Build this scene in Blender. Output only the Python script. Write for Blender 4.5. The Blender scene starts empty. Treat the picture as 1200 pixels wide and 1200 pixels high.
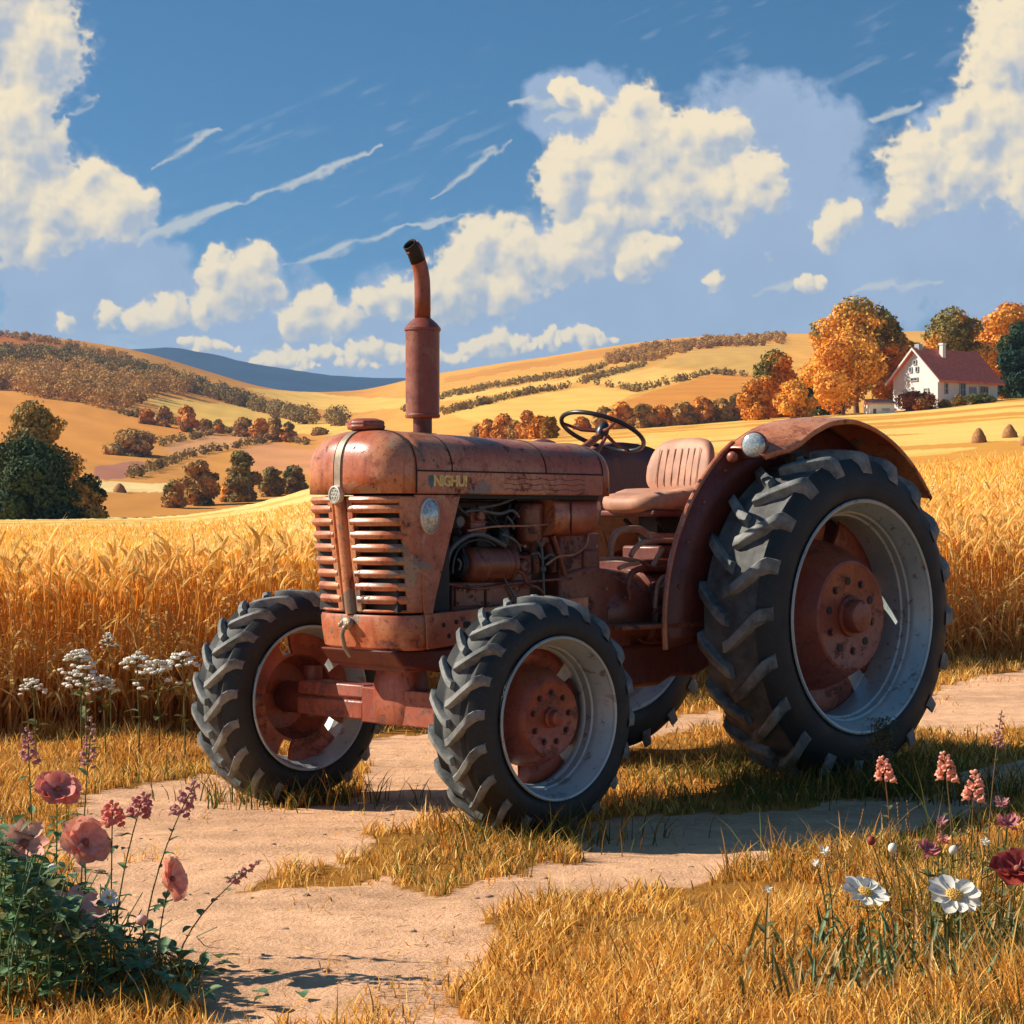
import bpy, bmesh, math, random
import numpy as np
from mathutils import Vector, Matrix
R = math.radians
rng = np.random.default_rng(7)
random.seed(7)
scene = bpy.context.scene
COL = scene.collection

# ------------------------------------------------------------------ camera, light, exposure
FOC, VH, CH = 2464.0, 615.0, 1.1965          # focal length in photo pixels, eye-level row, eye height
cam_d = bpy.data.cameras.new('camera')
cam = bpy.data.objects.new('camera', cam_d)
COL.objects.link(cam)
cam.location = (0, 0, CH)
cam.rotation_euler = (R(90), 0, 0)
cam_d.sensor_width = 36
cam_d.lens = 36 * FOC / 1200
cam_d.shift_y = (VH - 600) / 1200
cam_d.clip_start = 0.05
cam_d.clip_end = 20000
scene.camera = cam
scene.render.resolution_x = scene.render.resolution_y = 1024
scene.view_settings.view_transform = 'Standard'
scene.view_settings.look = 'None'
scene.view_settings.gamma = 1
scene.view_settings.exposure = 0.98

SUN_EL, SUN_AZ = 35.0, None
sd = Vector((-0.97, 0.13, 0)).normalized()    # horizontal direction towards the sun
sund = Vector((sd.x * math.cos(R(SUN_EL)), sd.y * math.cos(R(SUN_EL)), math.sin(R(SUN_EL))))
sl = bpy.data.lights.new('sun', 'SUN')
sl.energy = 3.9
sl.angle = R(0.5)
sl.color = (1.0, 0.90, 0.75)
so = bpy.data.objects.new('sun', sl)
COL.objects.link(so)
so.rotation_euler = (-sund).to_track_quat('-Z', 'Y').to_euler()

def px_dir(u, v):
    return ((u - 600) / FOC, (VH - v) / FOC)

# ------------------------------------------------------------------ helpers: objects
def link(o):
    COL.objects.link(o); return o
def tag(o, label=None, cat=None, group=None, kind=None):
    if label: o['label'] = label
    if cat: o['category'] = cat
    if group: o['group'] = group
    if kind: o['kind'] = kind
    return o
def empty(name, loc=(0, 0, 0), rz=0.0):
    o = bpy.data.objects.new(name, None); link(o)
    o.empty_display_size = 0.2
    o.location = loc; o.rotation_euler = (0, 0, rz)
    return o
def copy_tree(o, parent=None):
    c = o.copy(); COL.objects.link(c)
    if parent is not None: c.parent = parent
    for ch in list(o.children): copy_tree(ch, c)
    return c

def np_mesh(name, V, F, mats, smooth=False, mi=None, col=None):
    """V (n,3); F list/array of quads or tris (arrays), may be a list of arrays of different width"""
    me = bpy.data.meshes.new(name)
    if isinstance(F, np.ndarray): F = [F]
    F = [np.asarray(f, dtype=np.int32) for f in F if len(f)]
    V = np.asarray(V, dtype=np.float32)
    nl = sum(f.size for f in F); nf = sum(len(f) for f in F)
    me.vertices.add(len(V)); me.vertices.foreach_set('co', V.ravel())
    me.loops.add(nl); me.loops.foreach_set('vertex_index', np.concatenate([f.ravel() for f in F]))
    me.polygons.add(nf)
    tot = np.concatenate([np.full(len(f), f.shape[1], np.int32) for f in F])
    st = np.concatenate([[0], np.cumsum(tot)[:-1]]).astype(np.int32)
    me.polygons.foreach_set('loop_start', st)
    me.polygons.foreach_set('loop_total', tot)
    if mi is not None: me.polygons.foreach_set('material_index', np.asarray(mi, np.int32))
    me.polygons.foreach_set('use_smooth', np.full(nf, smooth, bool))
    me.update(calc_edges=True)
    for m in (mats if isinstance(mats, (list, tuple)) else [mats]): me.materials.append(m)
    if col is not None:
        a = me.color_attributes.new('tint', 'FLOAT_COLOR', 'POINT')
        c = np.ones((len(V), 4), np.float32); c[:, :3] = col
        a.data.foreach_set('color', c.ravel())
    o = bpy.data.objects.new(name, me); link(o)
    return o

class MB:
    """collects shapes; build() links them as ONE mesh object"""
    def __init__(s): s.V = []; s.F = []; s.M = []; s.n = 0
    def add(s, V, F, m=0):
        V = [tuple(v) for v in V]
        s.V += V; s.F += [[i + s.n for i in f] for f in F]; s.M += [m] * len(F); s.n += len(V); return s
    def box(s, lo, hi, m=0, rot=None, c=None):
        V = [(x, y, z) for x in (lo[0], hi[0]) for y in (lo[1], hi[1]) for z in (lo[2], hi[2])]
        if rot is not None:
            c = Vector(c if c else [(a + b) / 2 for a, b in zip(lo, hi)])
            V = [c + rot @ (Vector(v) - c) for v in V]
        return s.add(V, [(0, 1, 3, 2), (4, 6, 7, 5), (0, 4, 5, 1), (2, 3, 7, 6), (0, 2, 6, 4), (1, 5, 7, 3)], m)
    def tube(s, P, r, n=10, m=0, cap=True):
        P = [Vector(p) for p in P]
        if not isinstance(r, (list, tuple)): r = [r] * len(P)
        up = None; V = []; F = []
        for i, p in enumerate(P):
            t = (P[min(i + 1, len(P) - 1)] - P[max(i - 1, 0)]).normalized()
            if up is None:
                up = t.orthogonal().normalized()
            up = (up - t * up.dot(t)).normalized(); b = t.cross(up)
            for k in range(n):
                a = 2 * math.pi * k / n
                V.append(p + r[i] * (math.cos(a) * up + math.sin(a) * b))
        for i in range(len(P) - 1):
            for k in range(n):
                a, b2 = i * n + k, i * n + (k + 1) % n
                F.append((a, b2, b2 + n, a + n))
        if cap:
            F.append(tuple(range(n))[::-1]); F.append(tuple(range(len(V) - n, len(V))))
        return s.add(V, F, m)
    def lathe(s, prof, c=(0, 0, 0), axis='Y', n=64, m=0, a0=0.0, a1=2 * math.pi):
        """prof: list of (r, h) ; h along axis"""
        full = abs(a1 - a0 - 2 * math.pi) < 1e-6
        k = n if full else n + 1; V = []; F = []
        for i in range(k):
            a = a0 + (a1 - a0) * i / n
            ca, sa = math.cos(a), math.sin(a)
            for r, h in prof:
                if axis == 'Y': V.append((c[0] + r * ca, c[1] + h, c[2] + r * sa))
                elif axis == 'Z': V.append((c[0] + r * ca, c[1] + r * sa, c[2] + h))
                else: V.append((c[0] + h, c[1] + r * ca, c[2] + r * sa))
        L = len(prof)
        for i in range(n):
            j = (i + 1) % k
            for q in range(L - 1):
                a, b, c2, d = i * L + q, i * L + q + 1, j * L + q + 1, j * L + q
                F.append((a, b, c2, d) if axis == 'Y' else (a, d, c2, b))
        return s.add(V, F, m)
    def ball(s, c, r, n=12, m=0):
        rx, ry, rz = r if isinstance(r, (tuple, list)) else (r, r, r)
        V = []; F = []
        for i in range(n + 1):
            p = math.pi * i / n
            for k in range(n * 2):
                a = math.pi * k / n
                V.append((c[0] + rx * math.sin(p) * math.cos(a), c[1] + ry * math.sin(p) * math.sin(a), c[2] + rz * math.cos(p)))
        w = n * 2
        for i in range(n):
            for k in range(w): F.append((i * w + k, (i + 1) * w + k, (i + 1) * w + (k + 1) % w, i * w + (k + 1) % w))
        return s.add(V, F, m)
    def grid(s, rows, m=0, closed=False):
        """rows: list of equally long lists of points"""
        L = len(rows[0]); V = [p for r_ in rows for p in r_]; F = []
        for i in range(len(rows) - 1):
            for k in range(L if closed else L - 1):
                j = (k + 1) % L
                F.append((i * L + k, i * L + j, (i + 1) * L + j, (i + 1) * L + k))
        return s.add(V, F, m)
    def prism(s, poly, axis, lo, hi, m=0):
        """poly: 2D points in the other two axes"""
        def P(a, b, h): return {'X': (h, a, b), 'Y': (a, h, b), 'Z': (a, b, h)}[axis]
        n = len(poly)
        V = [P(a, b, lo) for a, b in poly] + [P(a, b, hi) for a, b in poly]
        F = [tuple(range(n)), tuple(range(n, 2 * n))[::-1]] + [(k, n + k, n + (k + 1) % n, (k + 1) % n) for k in range(n)]
        return s.add(V, F, m)
    def build(s, name, mats, parent=None, smooth=True, bevel=0.0, ang=40, solid=0.0, seg=2, fix=True):
        me = bpy.data.meshes.new(name)
        me.from_pydata([tuple(v) for v in s.V], [], s.F)
        mats = mats if isinstance(mats, (list, tuple)) else [mats]
        for mt in mats: me.materials.append(mt)
        me.polygons.foreach_set('material_index', s.M)
        if fix:
            bm = bmesh.new(); bm.from_mesh(me)
            bmesh.ops.remove_doubles(bm, verts=bm.verts, dist=1e-5)
            bmesh.ops.recalc_face_normals(bm, faces=bm.faces)
            bm.to_mesh(me); bm.free()
        me.update()
        if smooth:
            me.polygons.foreach_set('use_smooth', [True] * len(me.polygons))
            me.set_sharp_from_angle(angle=R(ang))
        o = bpy.data.objects.new(name, me); link(o)
        if parent is not None: o.parent = parent
        if solid:
            md = o.modifiers.new('thickness', 'SOLIDIFY'); md.thickness = solid; md.offset = -1
        if bevel:
            md = o.modifiers.new('bevel', 'BEVEL'); md.width = bevel; md.segments = seg
            md.limit_method = 'ANGLE'; md.angle_limit = R(35); md.harden_normals = False
        return o

# ------------------------------------------------------------------ numpy noise
def _h(ix, iy, s):
    n = (ix * 374761393 + iy * 668265263 + s * 1442695041) & 0xffffffff
    n = ((n ^ (n >> 13)) * 1274126177) & 0xffffffff
    return ((n ^ (n >> 16)) & 0xffffff) / float(0xffffff)
def vnoise(x, y, s=0):
    x = np.asarray(x, float); y = np.asarray(y, float)
    ix = np.floor(x).astype(np.int64); iy = np.floor(y).astype(np.int64)
    fx = x - ix; fy = y - iy; fx = fx * fx * (3 - 2 * fx); fy = fy * fy * (3 - 2 * fy)
    a = _h(ix, iy, s); b = _h(ix + 1, iy, s); c = _h(ix, iy + 1, s); d = _h(ix + 1, iy + 1, s)
    return (a * (1 - fx) + b * fx) * (1 - fy) + (c * (1 - fx) + d * fx) * fy
def fbm(x, y, s=0, o=4):
    t = 0; a = 0.5; w = 0
    for i in range(o):
        t = t + a * vnoise(x * 2 ** i, y * 2 ** i, s + i * 17); w += a; a *= 0.5
    return t / w
def sst(a, b, x):
    t = np.clip((x - a) / (b - a), 0, 1); return t * t * (3 - 2 * t)
def s2l(c):
    c = np.asarray(c, float) / 255.0
    return np.where(c <= 0.04045, c / 12.92, ((c + 0.055) / 1.055) ** 2.4)
def inpoly(px, py, poly):
    r = np.zeros(px.shape, bool); n = len(poly)
    for i in range(n):
        x1, y1 = poly[i]; x2, y2 = poly[(i + 1) % n]
        c = ((y1 > py) != (y2 > py)) & (px < (x2 - x1) * (py - y1) / ((y2 - y1) + 1e-12) + x1)
        r ^= c
    return r

# ------------------------------------------------------------------ materials
class NT:
    def __init__(s, name):
        s.m = bpy.data.materials.new(name); s.m.use_nodes = True
        s.t = s.m.node_tree; s.b = s.t.nodes['Principled BSDF']
        s.out = s.t.nodes['Material Output']
    def n(s, typ, **kw):
        x = s.t.nodes.new(typ)
        for k, v in kw.items():
            if k in x.inputs.keys() if hasattr(x.inputs, 'keys') else False: x.inputs[k].default_value = v
            else: setattr(x, k, v)
        return x
    def l(s, a, b): s.t.links.new(a, b)
    def coord(s, which='Object'):
        if not hasattr(s, 'tc'): s.tc = s.t.nodes.new('ShaderNodeTexCoord')
        return s.tc.outputs[which]
    def noise(s, scale, detail=4, rough=0.6, vec=None, dist=0.0):
        x = s.t.nodes.new('ShaderNodeTexNoise')
        x.inputs['Scale'].default_value = scale; x.inputs['Detail'].default_value = detail
        x.inputs['Roughness'].default_value = rough; x.inputs['Distortion'].default_value = dist
        s.l(vec if vec is not None else s.coord(), x.inputs['Vector'])
        return x.outputs['Fac']
    def ramp(s, f, a, b, va=0.0, vb=1.0):
        x = s.t.nodes.new('ShaderNodeMapRange'); x.interpolation_type = 'SMOOTHSTEP'
        x.inputs['From Min'].default_value = a; x.inputs['From Max'].default_value = b
        x.inputs['To Min'].default_value = va; x.inputs['To Max'].default_value = vb
        s.l(f, x.inputs['Value']); return x.outputs['Result']
    def mix(s, f, a, b, mode='MIX'):
        x = s.t.nodes.new('ShaderNodeMix'); x.data_type = 'RGBA'; x.blend_type = mode
        for i, v in ((0, f), (6, a), (7, b)):
            if hasattr(v, 'links') or hasattr(v, 'is_linked'): s.l(v, x.inputs[i])
            elif i == 0: x.inputs[0].default_value = v
            else: x.inputs[i].default_value = tuple(v) + (1,) if len(v) == 3 else v
        return x.outputs[2]
    def math(s, op, a, b=0.0, c=0.0):
        x = s.t.nodes.new('ShaderNodeMath'); x.operation = op
        for i, v in enumerate((a, b, c)):
            if hasattr(v, 'is_linked'): s.l(v, x.inputs[i])
            else: x.inputs[i].default_value = v
        return x.outputs[0]
    def bump(s, f, strength=0.3, dist=0.01):
        x = s.t.nodes.new('ShaderNodeBump'); x.inputs['Strength'].default_value = strength
        x.inputs['Distance'].default_value = dist
        s.l(f, x.inputs['Height']); s.l(x.outputs['Normal'], s.b.inputs['Normal']); return x
    def setp(s, **kw):
        for k, v in kw.items():
            k = k.replace('_', ' ')
            if hasattr(v, 'is_linked'): s.l(v, s.b.inputs[k])
            else: s.b.inputs[k].default_value = (tuple(v) + (1,)) if (isinstance(v, (tuple, list, np.ndarray)) and len(v) == 3) else v
        return s

def m_paint(name, base, faded, rust, rustamt=0.5, patch=0.0, rough=0.40):
    t = NT(name)
    big = t.noise(2.4, 5, 0.6, dist=0.3); mid = t.noise(9, 7, 0.72, dist=0.5); fine = t.noise(48, 5, 0.7); grit = t.noise(160, 3, 0.7)
    # rain streaks run down the sheet metal
    mp = t.n('ShaderNodeMapping'); mp.inputs['Scale'].default_value = (26, 26, 2.2); t.l(t.coord(), mp.inputs['Vector'])
    strk = t.noise(1.0, 4, 0.6, vec=mp.outputs[0])
    deep = [base[0] * 0.62, base[1] * 0.50, base[2] * 0.50]
    c = t.mix(t.ramp(big, 0.40, 0.58), base, faded)
    c = t.mix(t.ramp(mid, 0.51, 0.61, 0, 0.6), c, deep)
    c = t.mix(t.ramp(strk, 0.52, 0.74, 0, 0.55), c, deep)
    c = t.mix(t.ramp(fine, 0.35, 0.75, 0, 0.45), c, [x * 0.55 for x in base])
    if patch:
        pm = t.noise(3.1, 5, 0.6, dist=0.4)
        c = t.mix(t.ramp(pm, 0.59, 0.615, 0, 0.8), c, (0.17, 0.165, 0.14))
        c = t.mix(t.ramp(t.noise(6.5, 5, 0.65, dist=0.5), 0.62, 0.64, 0, 0.7), c, (0.44, 0.27, 0.16))
    rm = t.math('ADD', t.math('MULTIPLY', mid, 0.65), t.math('MULTIPLY', fine, 0.35))
    rf = t.ramp(rm, 0.615 - 0.10 * rustamt, 0.635 - 0.09 * rustamt)
    rc = t.mix(t.ramp(grit, 0.4, 0.6), rust, [min(1, x * 2.4) for x in rust])
    c = t.mix(rf, c, rc)
    ch = t.ramp(t.noise(80, 3, 0.6), 0.64, 0.66)
    c = t.mix(t.math('MULTIPLY', ch, 0.8), c, rust)
    t.setp(Base_Color=c, Roughness=t.ramp(t.math('ADD', rf, t.math('MULTIPLY', fine, 0.5)), 0.1, 1.1, rough - 0.12, 0.85))
    t.b.inputs['Specular IOR Level'].default_value = 0.55
    t.bump(t.math('ADD', t.math('MULTIPLY', fine, 0.6), t.math('MULTIPLY', rf, -0.5)), 0.35, 0.003)
    return t.m
def m_simple(name, col, rough=0.6, metal=0.0, var=0.25, scale=20, bump=0.15, bd=0.003):
    t = NT(name)
    n1 = t.noise(scale, 5, 0.65)
    c = t.mix(t.ramp(n1, 0.3, 0.7), [x * (1 - var) for x in col], [min(1, x * (1 + var)) for x in col])
    t.setp(Base_Color=c, Roughness=rough, Metallic=metal)
    t.bump(n1, bump, bd)
    return t.m

M = {}
RED, FADE, RUST = (0.47, 0.115, 0.048), (0.60, 0.25, 0.12), (0.10, 0.035, 0.022)
M['paint'] = m_paint('worn_red_paint', RED, FADE, RUST, 0.45, 1.0)
M['paint2'] = m_paint('rusty_red_paint', (0.29, 0.060, 0.032), (0.38, 0.112, 0.058), RUST, 0.7, 0.0, 0.5)
M['paint3'] = m_paint('dark_red_paint', (0.14, 0.026, 0.016), (0.18, 0.045, 0.027), (0.06, 0.02, 0.014), 0.4, 0.0, 0.5)
M['seam'] = m_simple('panel_gap', (0.03, 0.012, 0.01), 0.8)
M['black'] = m_simple('engine_black', (0.018, 0.014, 0.012), 0.6)
M['blackplastic'] = m_simple('black_plastic', (0.02, 0.022, 0.024), 0.35, var=0.15)
M['hose'] = m_simple('grey_hose', (0.10, 0.11, 0.11), 0.45)
M['seat'] = m_simple('faded_seat_vinyl', (0.50, 0.24, 0.145), 0.6, var=0.22, scale=9, bump=0.25)
M['strip'] = m_simple('bare_metal_strip', (0.32, 0.24, 0.165), 0.5, 0.2)
M['gold'] = m_simple('worn_yellow_letters', (0.85, 0.62, 0.20), 0.5)
M['bluechip'] = m_simple('blue_paint_chip', (0.06, 0.16, 0.22), 0.5)
M['badge'] = m_simple('pewter_badge', (0.34, 0.37, 0.32), 0.4, 0.5, var=0.45, scale=140, bump=0.6)
M['badgerim'] = m_simple('badge_ring', (0.70, 0.66, 0.56), 0.35, 0.4)
def _rim():
    t = NT('pale_wheel_rim')
    a = t.noise(3, 5, 0.6); b = t.noise(22, 5, 0.7)
    c = t.mix(t.ramp(a, 0.35, 0.7), (0.34, 0.42, 0.43), (0.47, 0.53, 0.53))
    c = t.mix(t.ramp(b, 0.57, 0.66, 0, 0.7), c, (0.16, 0.085, 0.055))
    c = t.mix(t.ramp(t.noise(5, 6, 0.7, dist=0.6), 0.60, 0.65, 0, 0.6), c, (0.22, 0.17, 0.14))
    t.setp(Base_Color=c, Roughness=0.42, Metallic=0.25); t.bump(b, 0.2, 0.003)
    return t.m
M['rim'] = _rim()
def _rubber():
    t = NT('dusty_tyre_rubber')
    a = t.noise(6, 5, 0.65); b = t.noise(60, 4, 0.7)
    c = t.mix(t.ramp(a, 0.35, 0.7), (0.007, 0.010, 0.011), (0.019, 0.024, 0.025))
    c = t.mix(t.ramp(b, 0.5, 0.75, 0, 0.3), c, (0.07, 0.066, 0.058))
    t.setp(Base_Color=c, Roughness=t.ramp(a, 0.3, 0.7, 0.5, 0.75)); t.bump(b, 0.3, 0.003)
    return t.m
M['rubber'] = _rubber()
def _tread():
    t = NT('dusty_tread_rubber')
    a = t.noise(7, 5, 0.7); b = t.noise(50, 4, 0.7)
    c = t.mix(t.ramp(a, 0.3, 0.65), (0.060, 0.070, 0.070), (0.27, 0.275, 0.25))
    c = t.mix(t.ramp(b, 0.45, 0.75, 0, 0.35), c, (0.04, 0.042, 0.042))
    t.setp(Base_Color=c, Roughness=0.7); t.bump(b, 0.3, 0.003)
    return t.m
M['tread'] = _tread()
M['crown'] = m_simple('dust_between_lugs', (0.085, 0.085, 0.080), 0.75, var=0.5, scale=9)
t = NT('lamp_glass')
vv = t.noise(90, 2, 0.5)
t.setp(Base_Color=t.mix(t.ramp(vv, 0.35, 0.65), (0.35, 0.42, 0.43), (0.62, 0.68, 0.66)), Roughness=0.12, Metallic=0.35)
t.bump(vv, 0.5, 0.003)
M['lens'] = t.m
M['engp'] = m_paint('oily_red_castings', (0.21, 0.050, 0.026), (0.30, 0.095, 0.050), (0.05, 0.02, 0.014), 0.6, 0.0, 0.42)
M['eng'] = m_simple('oily_engine_paint', (0.045, 0.022, 0.016), 0.5)
M['lever'] = m_simple('bare_levers', (0.42, 0.20, 0.12), 0.5)
M['seatseam'] = m_simple('seat_piping', (0.36, 0.17, 0.10), 0.6)
M['exh'] = m_paint('burnt_exhaust_paint', (0.26, 0.055, 0.035), (0.36, 0.14, 0.08), (0.10, 0.035, 0.03), 0.5, 0.0, 0.5)
# ------------------------------------------------------------------ sky
world = bpy.data.worlds.new('World'); scene.world = world; world.use_nodes = True
def build_sky():
    t = world.node_tree; N = t.nodes; L = t.links
    bg = N['Background']; bg.inputs['Strength'].default_value = 0.10
    tc = N.new('ShaderNodeTexCoord'); sep = N.new('ShaderNodeSeparateXYZ'); L.new(tc.outputs['Generated'], sep.inputs[0])
    sky = N.new('ShaderNodeTexSky'); sky.sky_type = 'NISHITA'; sky.sun_disc = False
    sky.sun_elevation = R(SUN_EL); sky.sun_rotation = math.atan2(sund.x, sund.y)
    sky.ozone_density = 2.5; sky.dust_density = 0.5; sky.air_density = 1.0
    mz = N.new('ShaderNodeMath'); mz.operation = 'MULTIPLY_ADD'; L.new(sep.outputs[2], mz.inputs[0]); mz.inputs[1].default_value = 2.4; mz.inputs[2].default_value = 0.02
    mx = N.new('ShaderNodeMath'); mx.operation = 'MAXIMUM'; L.new(mz.outputs[0], mx.inputs[0]); mx.inputs[1].default_value = 0.02
    cs = N.new('ShaderNodeCombineXYZ'); L.new(sep.outputs[0], cs.inputs[0]); L.new(sep.outputs[1], cs.inputs[1]); L.new(mx.outputs[0], cs.inputs[2])
    nv = N.new('ShaderNodeVectorMath'); nv.operation = 'NORMALIZE'; L.new(cs.outputs[0], nv.inputs[0]); L.new(nv.outputs[0], sky.inputs[0])
    hs = N.new('ShaderNodeHueSaturation'); hs.inputs['Saturation'].default_value = 1.30; hs.inputs['Value'].default_value = 0.60; hs.inputs['Hue'].default_value = 0.490
    L.new(sky.outputs[0], hs.inputs['Color']); L.new(hs.outputs[0], bg.inputs['Color'])
build_sky()
EXPK = 2 ** scene.view_settings.exposure
def build_clouds():
    """banks of cumulus and streaks of cirrus on a far spherical shell, see-through where the sky is clear"""
    U1 = np.concatenate([np.linspace(-1500, -60, 140)[:-1], np.linspace(-60, 1260, 1250), np.linspace(1260, 2700, 140)[1:]])
    V1 = np.concatenate([np.linspace(-900, -30, 110)[:-1], np.linspace(-30, 520, 560)])
    Ug, Vg = np.meshgrid(U1, V1)
    cream = [(10, 150, 60), (0, 235, 70), (112, 205, 27), (140, 243, 40), (65, 255, 46), (48, 290, 22), (165, 235, 20), (25, 180, 50),
             (252, 318, 24), (303, 314, 26), (275, 342, 34), (240, 358, 24), (195, 362, 24), (165, 374, 18), (128, 373, 17), (310, 335, 24),
             (370, 358, 28), (350, 378, 20), (395, 372, 20), (435, 352, 20), (468, 348, 22), (500, 340, 30), (570, 290, 42), (608, 302, 34), (540, 318, 28),
             (548, 340, 28), (592, 345, 30), (520, 352, 24), (668, 202, 42), (655, 225, 30), (750, 160, 46), (722, 175, 34), (770, 185, 40), (822, 165, 40), (850, 152, 26), (790, 222, 46), (720, 220, 38),
             (890, 212, 32), (840, 228, 30), (908, 232, 22), (865, 245, 24), (688, 272, 38), (720, 262, 34), (702, 290, 26), (655, 312, 28), (628, 308, 24),
             (752, 303, 22), (780, 296, 16), (735, 315, 14), (832, 325, 13), (990, 260, 22), (968, 278, 16), (1005, 250, 12), (944, 330, 13), (962, 327, 9),
             (1078, 195, 48), (1058, 250, 22), (1068, 235, 26), (1110, 215, 30), (1140, 205, 28), (1175, 145, 50), (1225, 190, 70), (1128, 140, 26), (1150, 170, 30),
             (688, 395, 14), (702, 392, 8), (40, 60, 60), (1190, 70, 60), (1230, 20, 80), (-20, 20, 80), (748, 128, 26), (690, 120, 18), (665, 112, 20),
             (380, 411, 12), (432, 408, 15), (310, 413, 14), (335, 411, 10), (580, 405, 16), (612, 402, 10), (555, 404, 12), (75, 378, 14), (350, 425, 10), (410, 424, 12), (470, 415, 12), (510, 412, 14), (250, 398, 10), (645, 398, 9), (222, 400, 8)]
    for (cu, cv, cr) in [c for c in cream if c[1] >= 395 and c[2] < 20]:
        cream += [(cu - cr * 1.2, cv + 2, cr * 0.65), (cu + cr * 1.3, cv + 3, cr * 0.6), (cu + cr * 2.3, cv + 4, cr * 0.4)]
    rg = np.random.default_rng(11)
    for (cu, cv, n, s) in [(-260, 240, 14, 90), (-620, 180, 14, 110), (-1000, 260, 12, 100), (1480, 230, 14, 100), (1800, 150, 16, 120), (2200, 250, 12, 100), (300, -120, 12, 90), (900, -200, 16, 120), (-300, -160, 14, 120), (1600, -200, 12, 130),
                           (-500, 380, 10, 60), (1500, 370, 10, 60), (450, -420, 12, 120), (1300, -520, 12, 130), (-700, -520, 12, 130), (2100, -350, 12, 130), (-1150, -200, 12, 130)]:
        for k in range(n): cream.append((cu + rg.normal() * s, cv + rg.normal() * s * 0.35, rg.uniform(0.35, 0.75) * s))
    grey = [(880, 180, 90), (800, 285, 105), (905, 300, 90), (700, 335, 90), (960, 170, 45), (1150, 262, 85), (1090, 300, 60), (1190, 310, 80), (820, 330, 80),
            (50, 320, 95), (130, 300, 62), (280, 368, 62), (400, 385, 55), (570, 370, 75), (490, 380, 55), (630, 350, 70), (190, 375, 55), (700, 128, 45), (640, 128, 35), (1000, 290, 60), (1110, 190, 60), (-150, 320, 110), (1350, 290, 120),
            (950, 340, 50), (1050, 335, 35), (80, 390, 55), (330, 400, 55), (470, 405, 60), (620, 408, 55)]
    streaks = [((165, 280), (275, 240), 8), ((275, 240), (450, 170), 4.5), ((335, 312), (475, 268), 6), ((470, 268), (555, 248), 3.5), ((180, 197), (262, 152), 5), ((505, 235), (600, 165), 5), ((85, 135), (112, 118), 7), ((1020, 142), (1075, 122), 6),
               ((1000, 342), (1102, 328), 5), ((880, 345), (940, 328), 5), ((900, 300), (905, 305), 10), ((220, 175), (260, 150), 3), ((600, 120), (740, 110), 6), ((640, 140), (720, 125), 5),
               ((-300, 300), (-100, 230), 8), ((1300, 330), (1500, 300), 8)]
    n1 = lambda s, sd, o=5, a=1.0: fbm(Ug / s, Vg / (s * a), sd, o)
    bil = lambda s, sd: 1 - np.abs(2 * fbm(Ug / s, Vg / s, sd, 2) - 1) * 1.6
    wu = Ug + (n1(42, 61) - 0.5) * 34 + (n1(13, 62, 3) - 0.5) * 12; wv = Vg + (n1(42, 63) - 0.5) * 30 + (n1(13, 64, 3) - 0.5) * 11
    def field(bl, uu, vv, k=9.0, shade=None):
        acc = np.zeros_like(uu)
        for (a, b, r) in bl:
            r = r * 1.12; d2 = ((uu - a) ** 2 + (vv - b) ** 2) / (r * r)
            m = d2 < 2.5
            e = np.exp(k * (1 - np.sqrt(d2[m])) * 0.5); acc[m] += e
            if shade is not None: e = e ** 2.2; shade[0][m] += e; shade[1][m] += e * (((a - uu[m]) * 0.60 + (b - vv[m]) * 0.80) / r)
        return np.log(acc + 1e-3) / (k * 0.5)
    sh = [np.zeros_like(Ug) + 1e-6, np.zeros_like(Ug)]
    C = field(cream, wu, wv, 9.0, sh) + (bil(30, 75) - 0.75) * 0.16 + (bil(17, 70) - 0.75) * 0.16 + (bil(8, 71) - 0.75) * 0.09 + (n1(5, 72, 4) - 0.5) * 0.16
    G = field(grey, wu, wv, 6.0) + (n1(50, 73) - 0.5) * 0.9 + (n1(12, 74) - 0.5) * 0.35
    dens = 0.65 * sst(-0.06, 0.15, C) + 0.35 * sst(-0.22, 0.30, C + (n1(7, 99, 4) - 0.5) * 0.2); dg = sst(-0.12, 0.32, G)
    # optical depth towards the sun (up and to the left in the sky)
    from_l = np.zeros_like(C); k_ = 0
    Ci = np.clip(C + 0.1, 0, 1.2)
    def samp(A, du, dv):
        ui = np.clip(np.interp(Ug[0] + du, U1, np.arange(len(U1))), 0, len(U1) - 1.001); vi = np.clip(np.interp(Vg[:, 0] + dv, V1, np.arange(len(V1))), 0, len(V1) - 1.001)
        u0 = ui.astype(int); v0 = vi.astype(int); fu = (ui - u0)[None, :]; fv = (vi - v0)[:, None]
        r0 = A[v0]; r1 = A[v0 + 1]
        return (r0[:, u0] * (1 - fu) + r0[:, u0 + 1] * fu) * (1 - fv) + (r1[:, u0] * (1 - fu) + r1[:, u0 + 1] * fu) * fv
    for i in range(1, 9):
        s = 3.6 * i; from_l += samp(Ci, -0.62 * s, -0.78 * s)
    tau = from_l / 8.0
    slope = Ci - samp(Ci, -5, -6.5)
    lobe = sh[1] / sh[0] + (bil(26, 77) - 0.75) * 0.55 + (n1(14, 78, 3) - 0.5) * 0.25
    lit = np.clip(0.30 + 0.80 * sst(-1.0, 0.45, lobe) - 0.42 * sst(0.25, 1.10, tau) + slope * 0.7 + (n1(22, 80) - 0.5) * 0.30 + (n1(7, 81) - 0.5) * 0.16, 0, 1.08)
    ltr = lit[..., None]
    cl, cs_, cg = s2l((255, 236, 200)), s2l((178, 188, 202)), s2l((164, 184, 212))
    ccol = cs_ * (1 - ltr) + cl * ltr
    S = np.full_like(C, -1.0)
    su = Ug + (n1(30, 85) - 0.5) * 14; sv = Vg + (n1(18, 86) - 0.5) * 16
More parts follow.
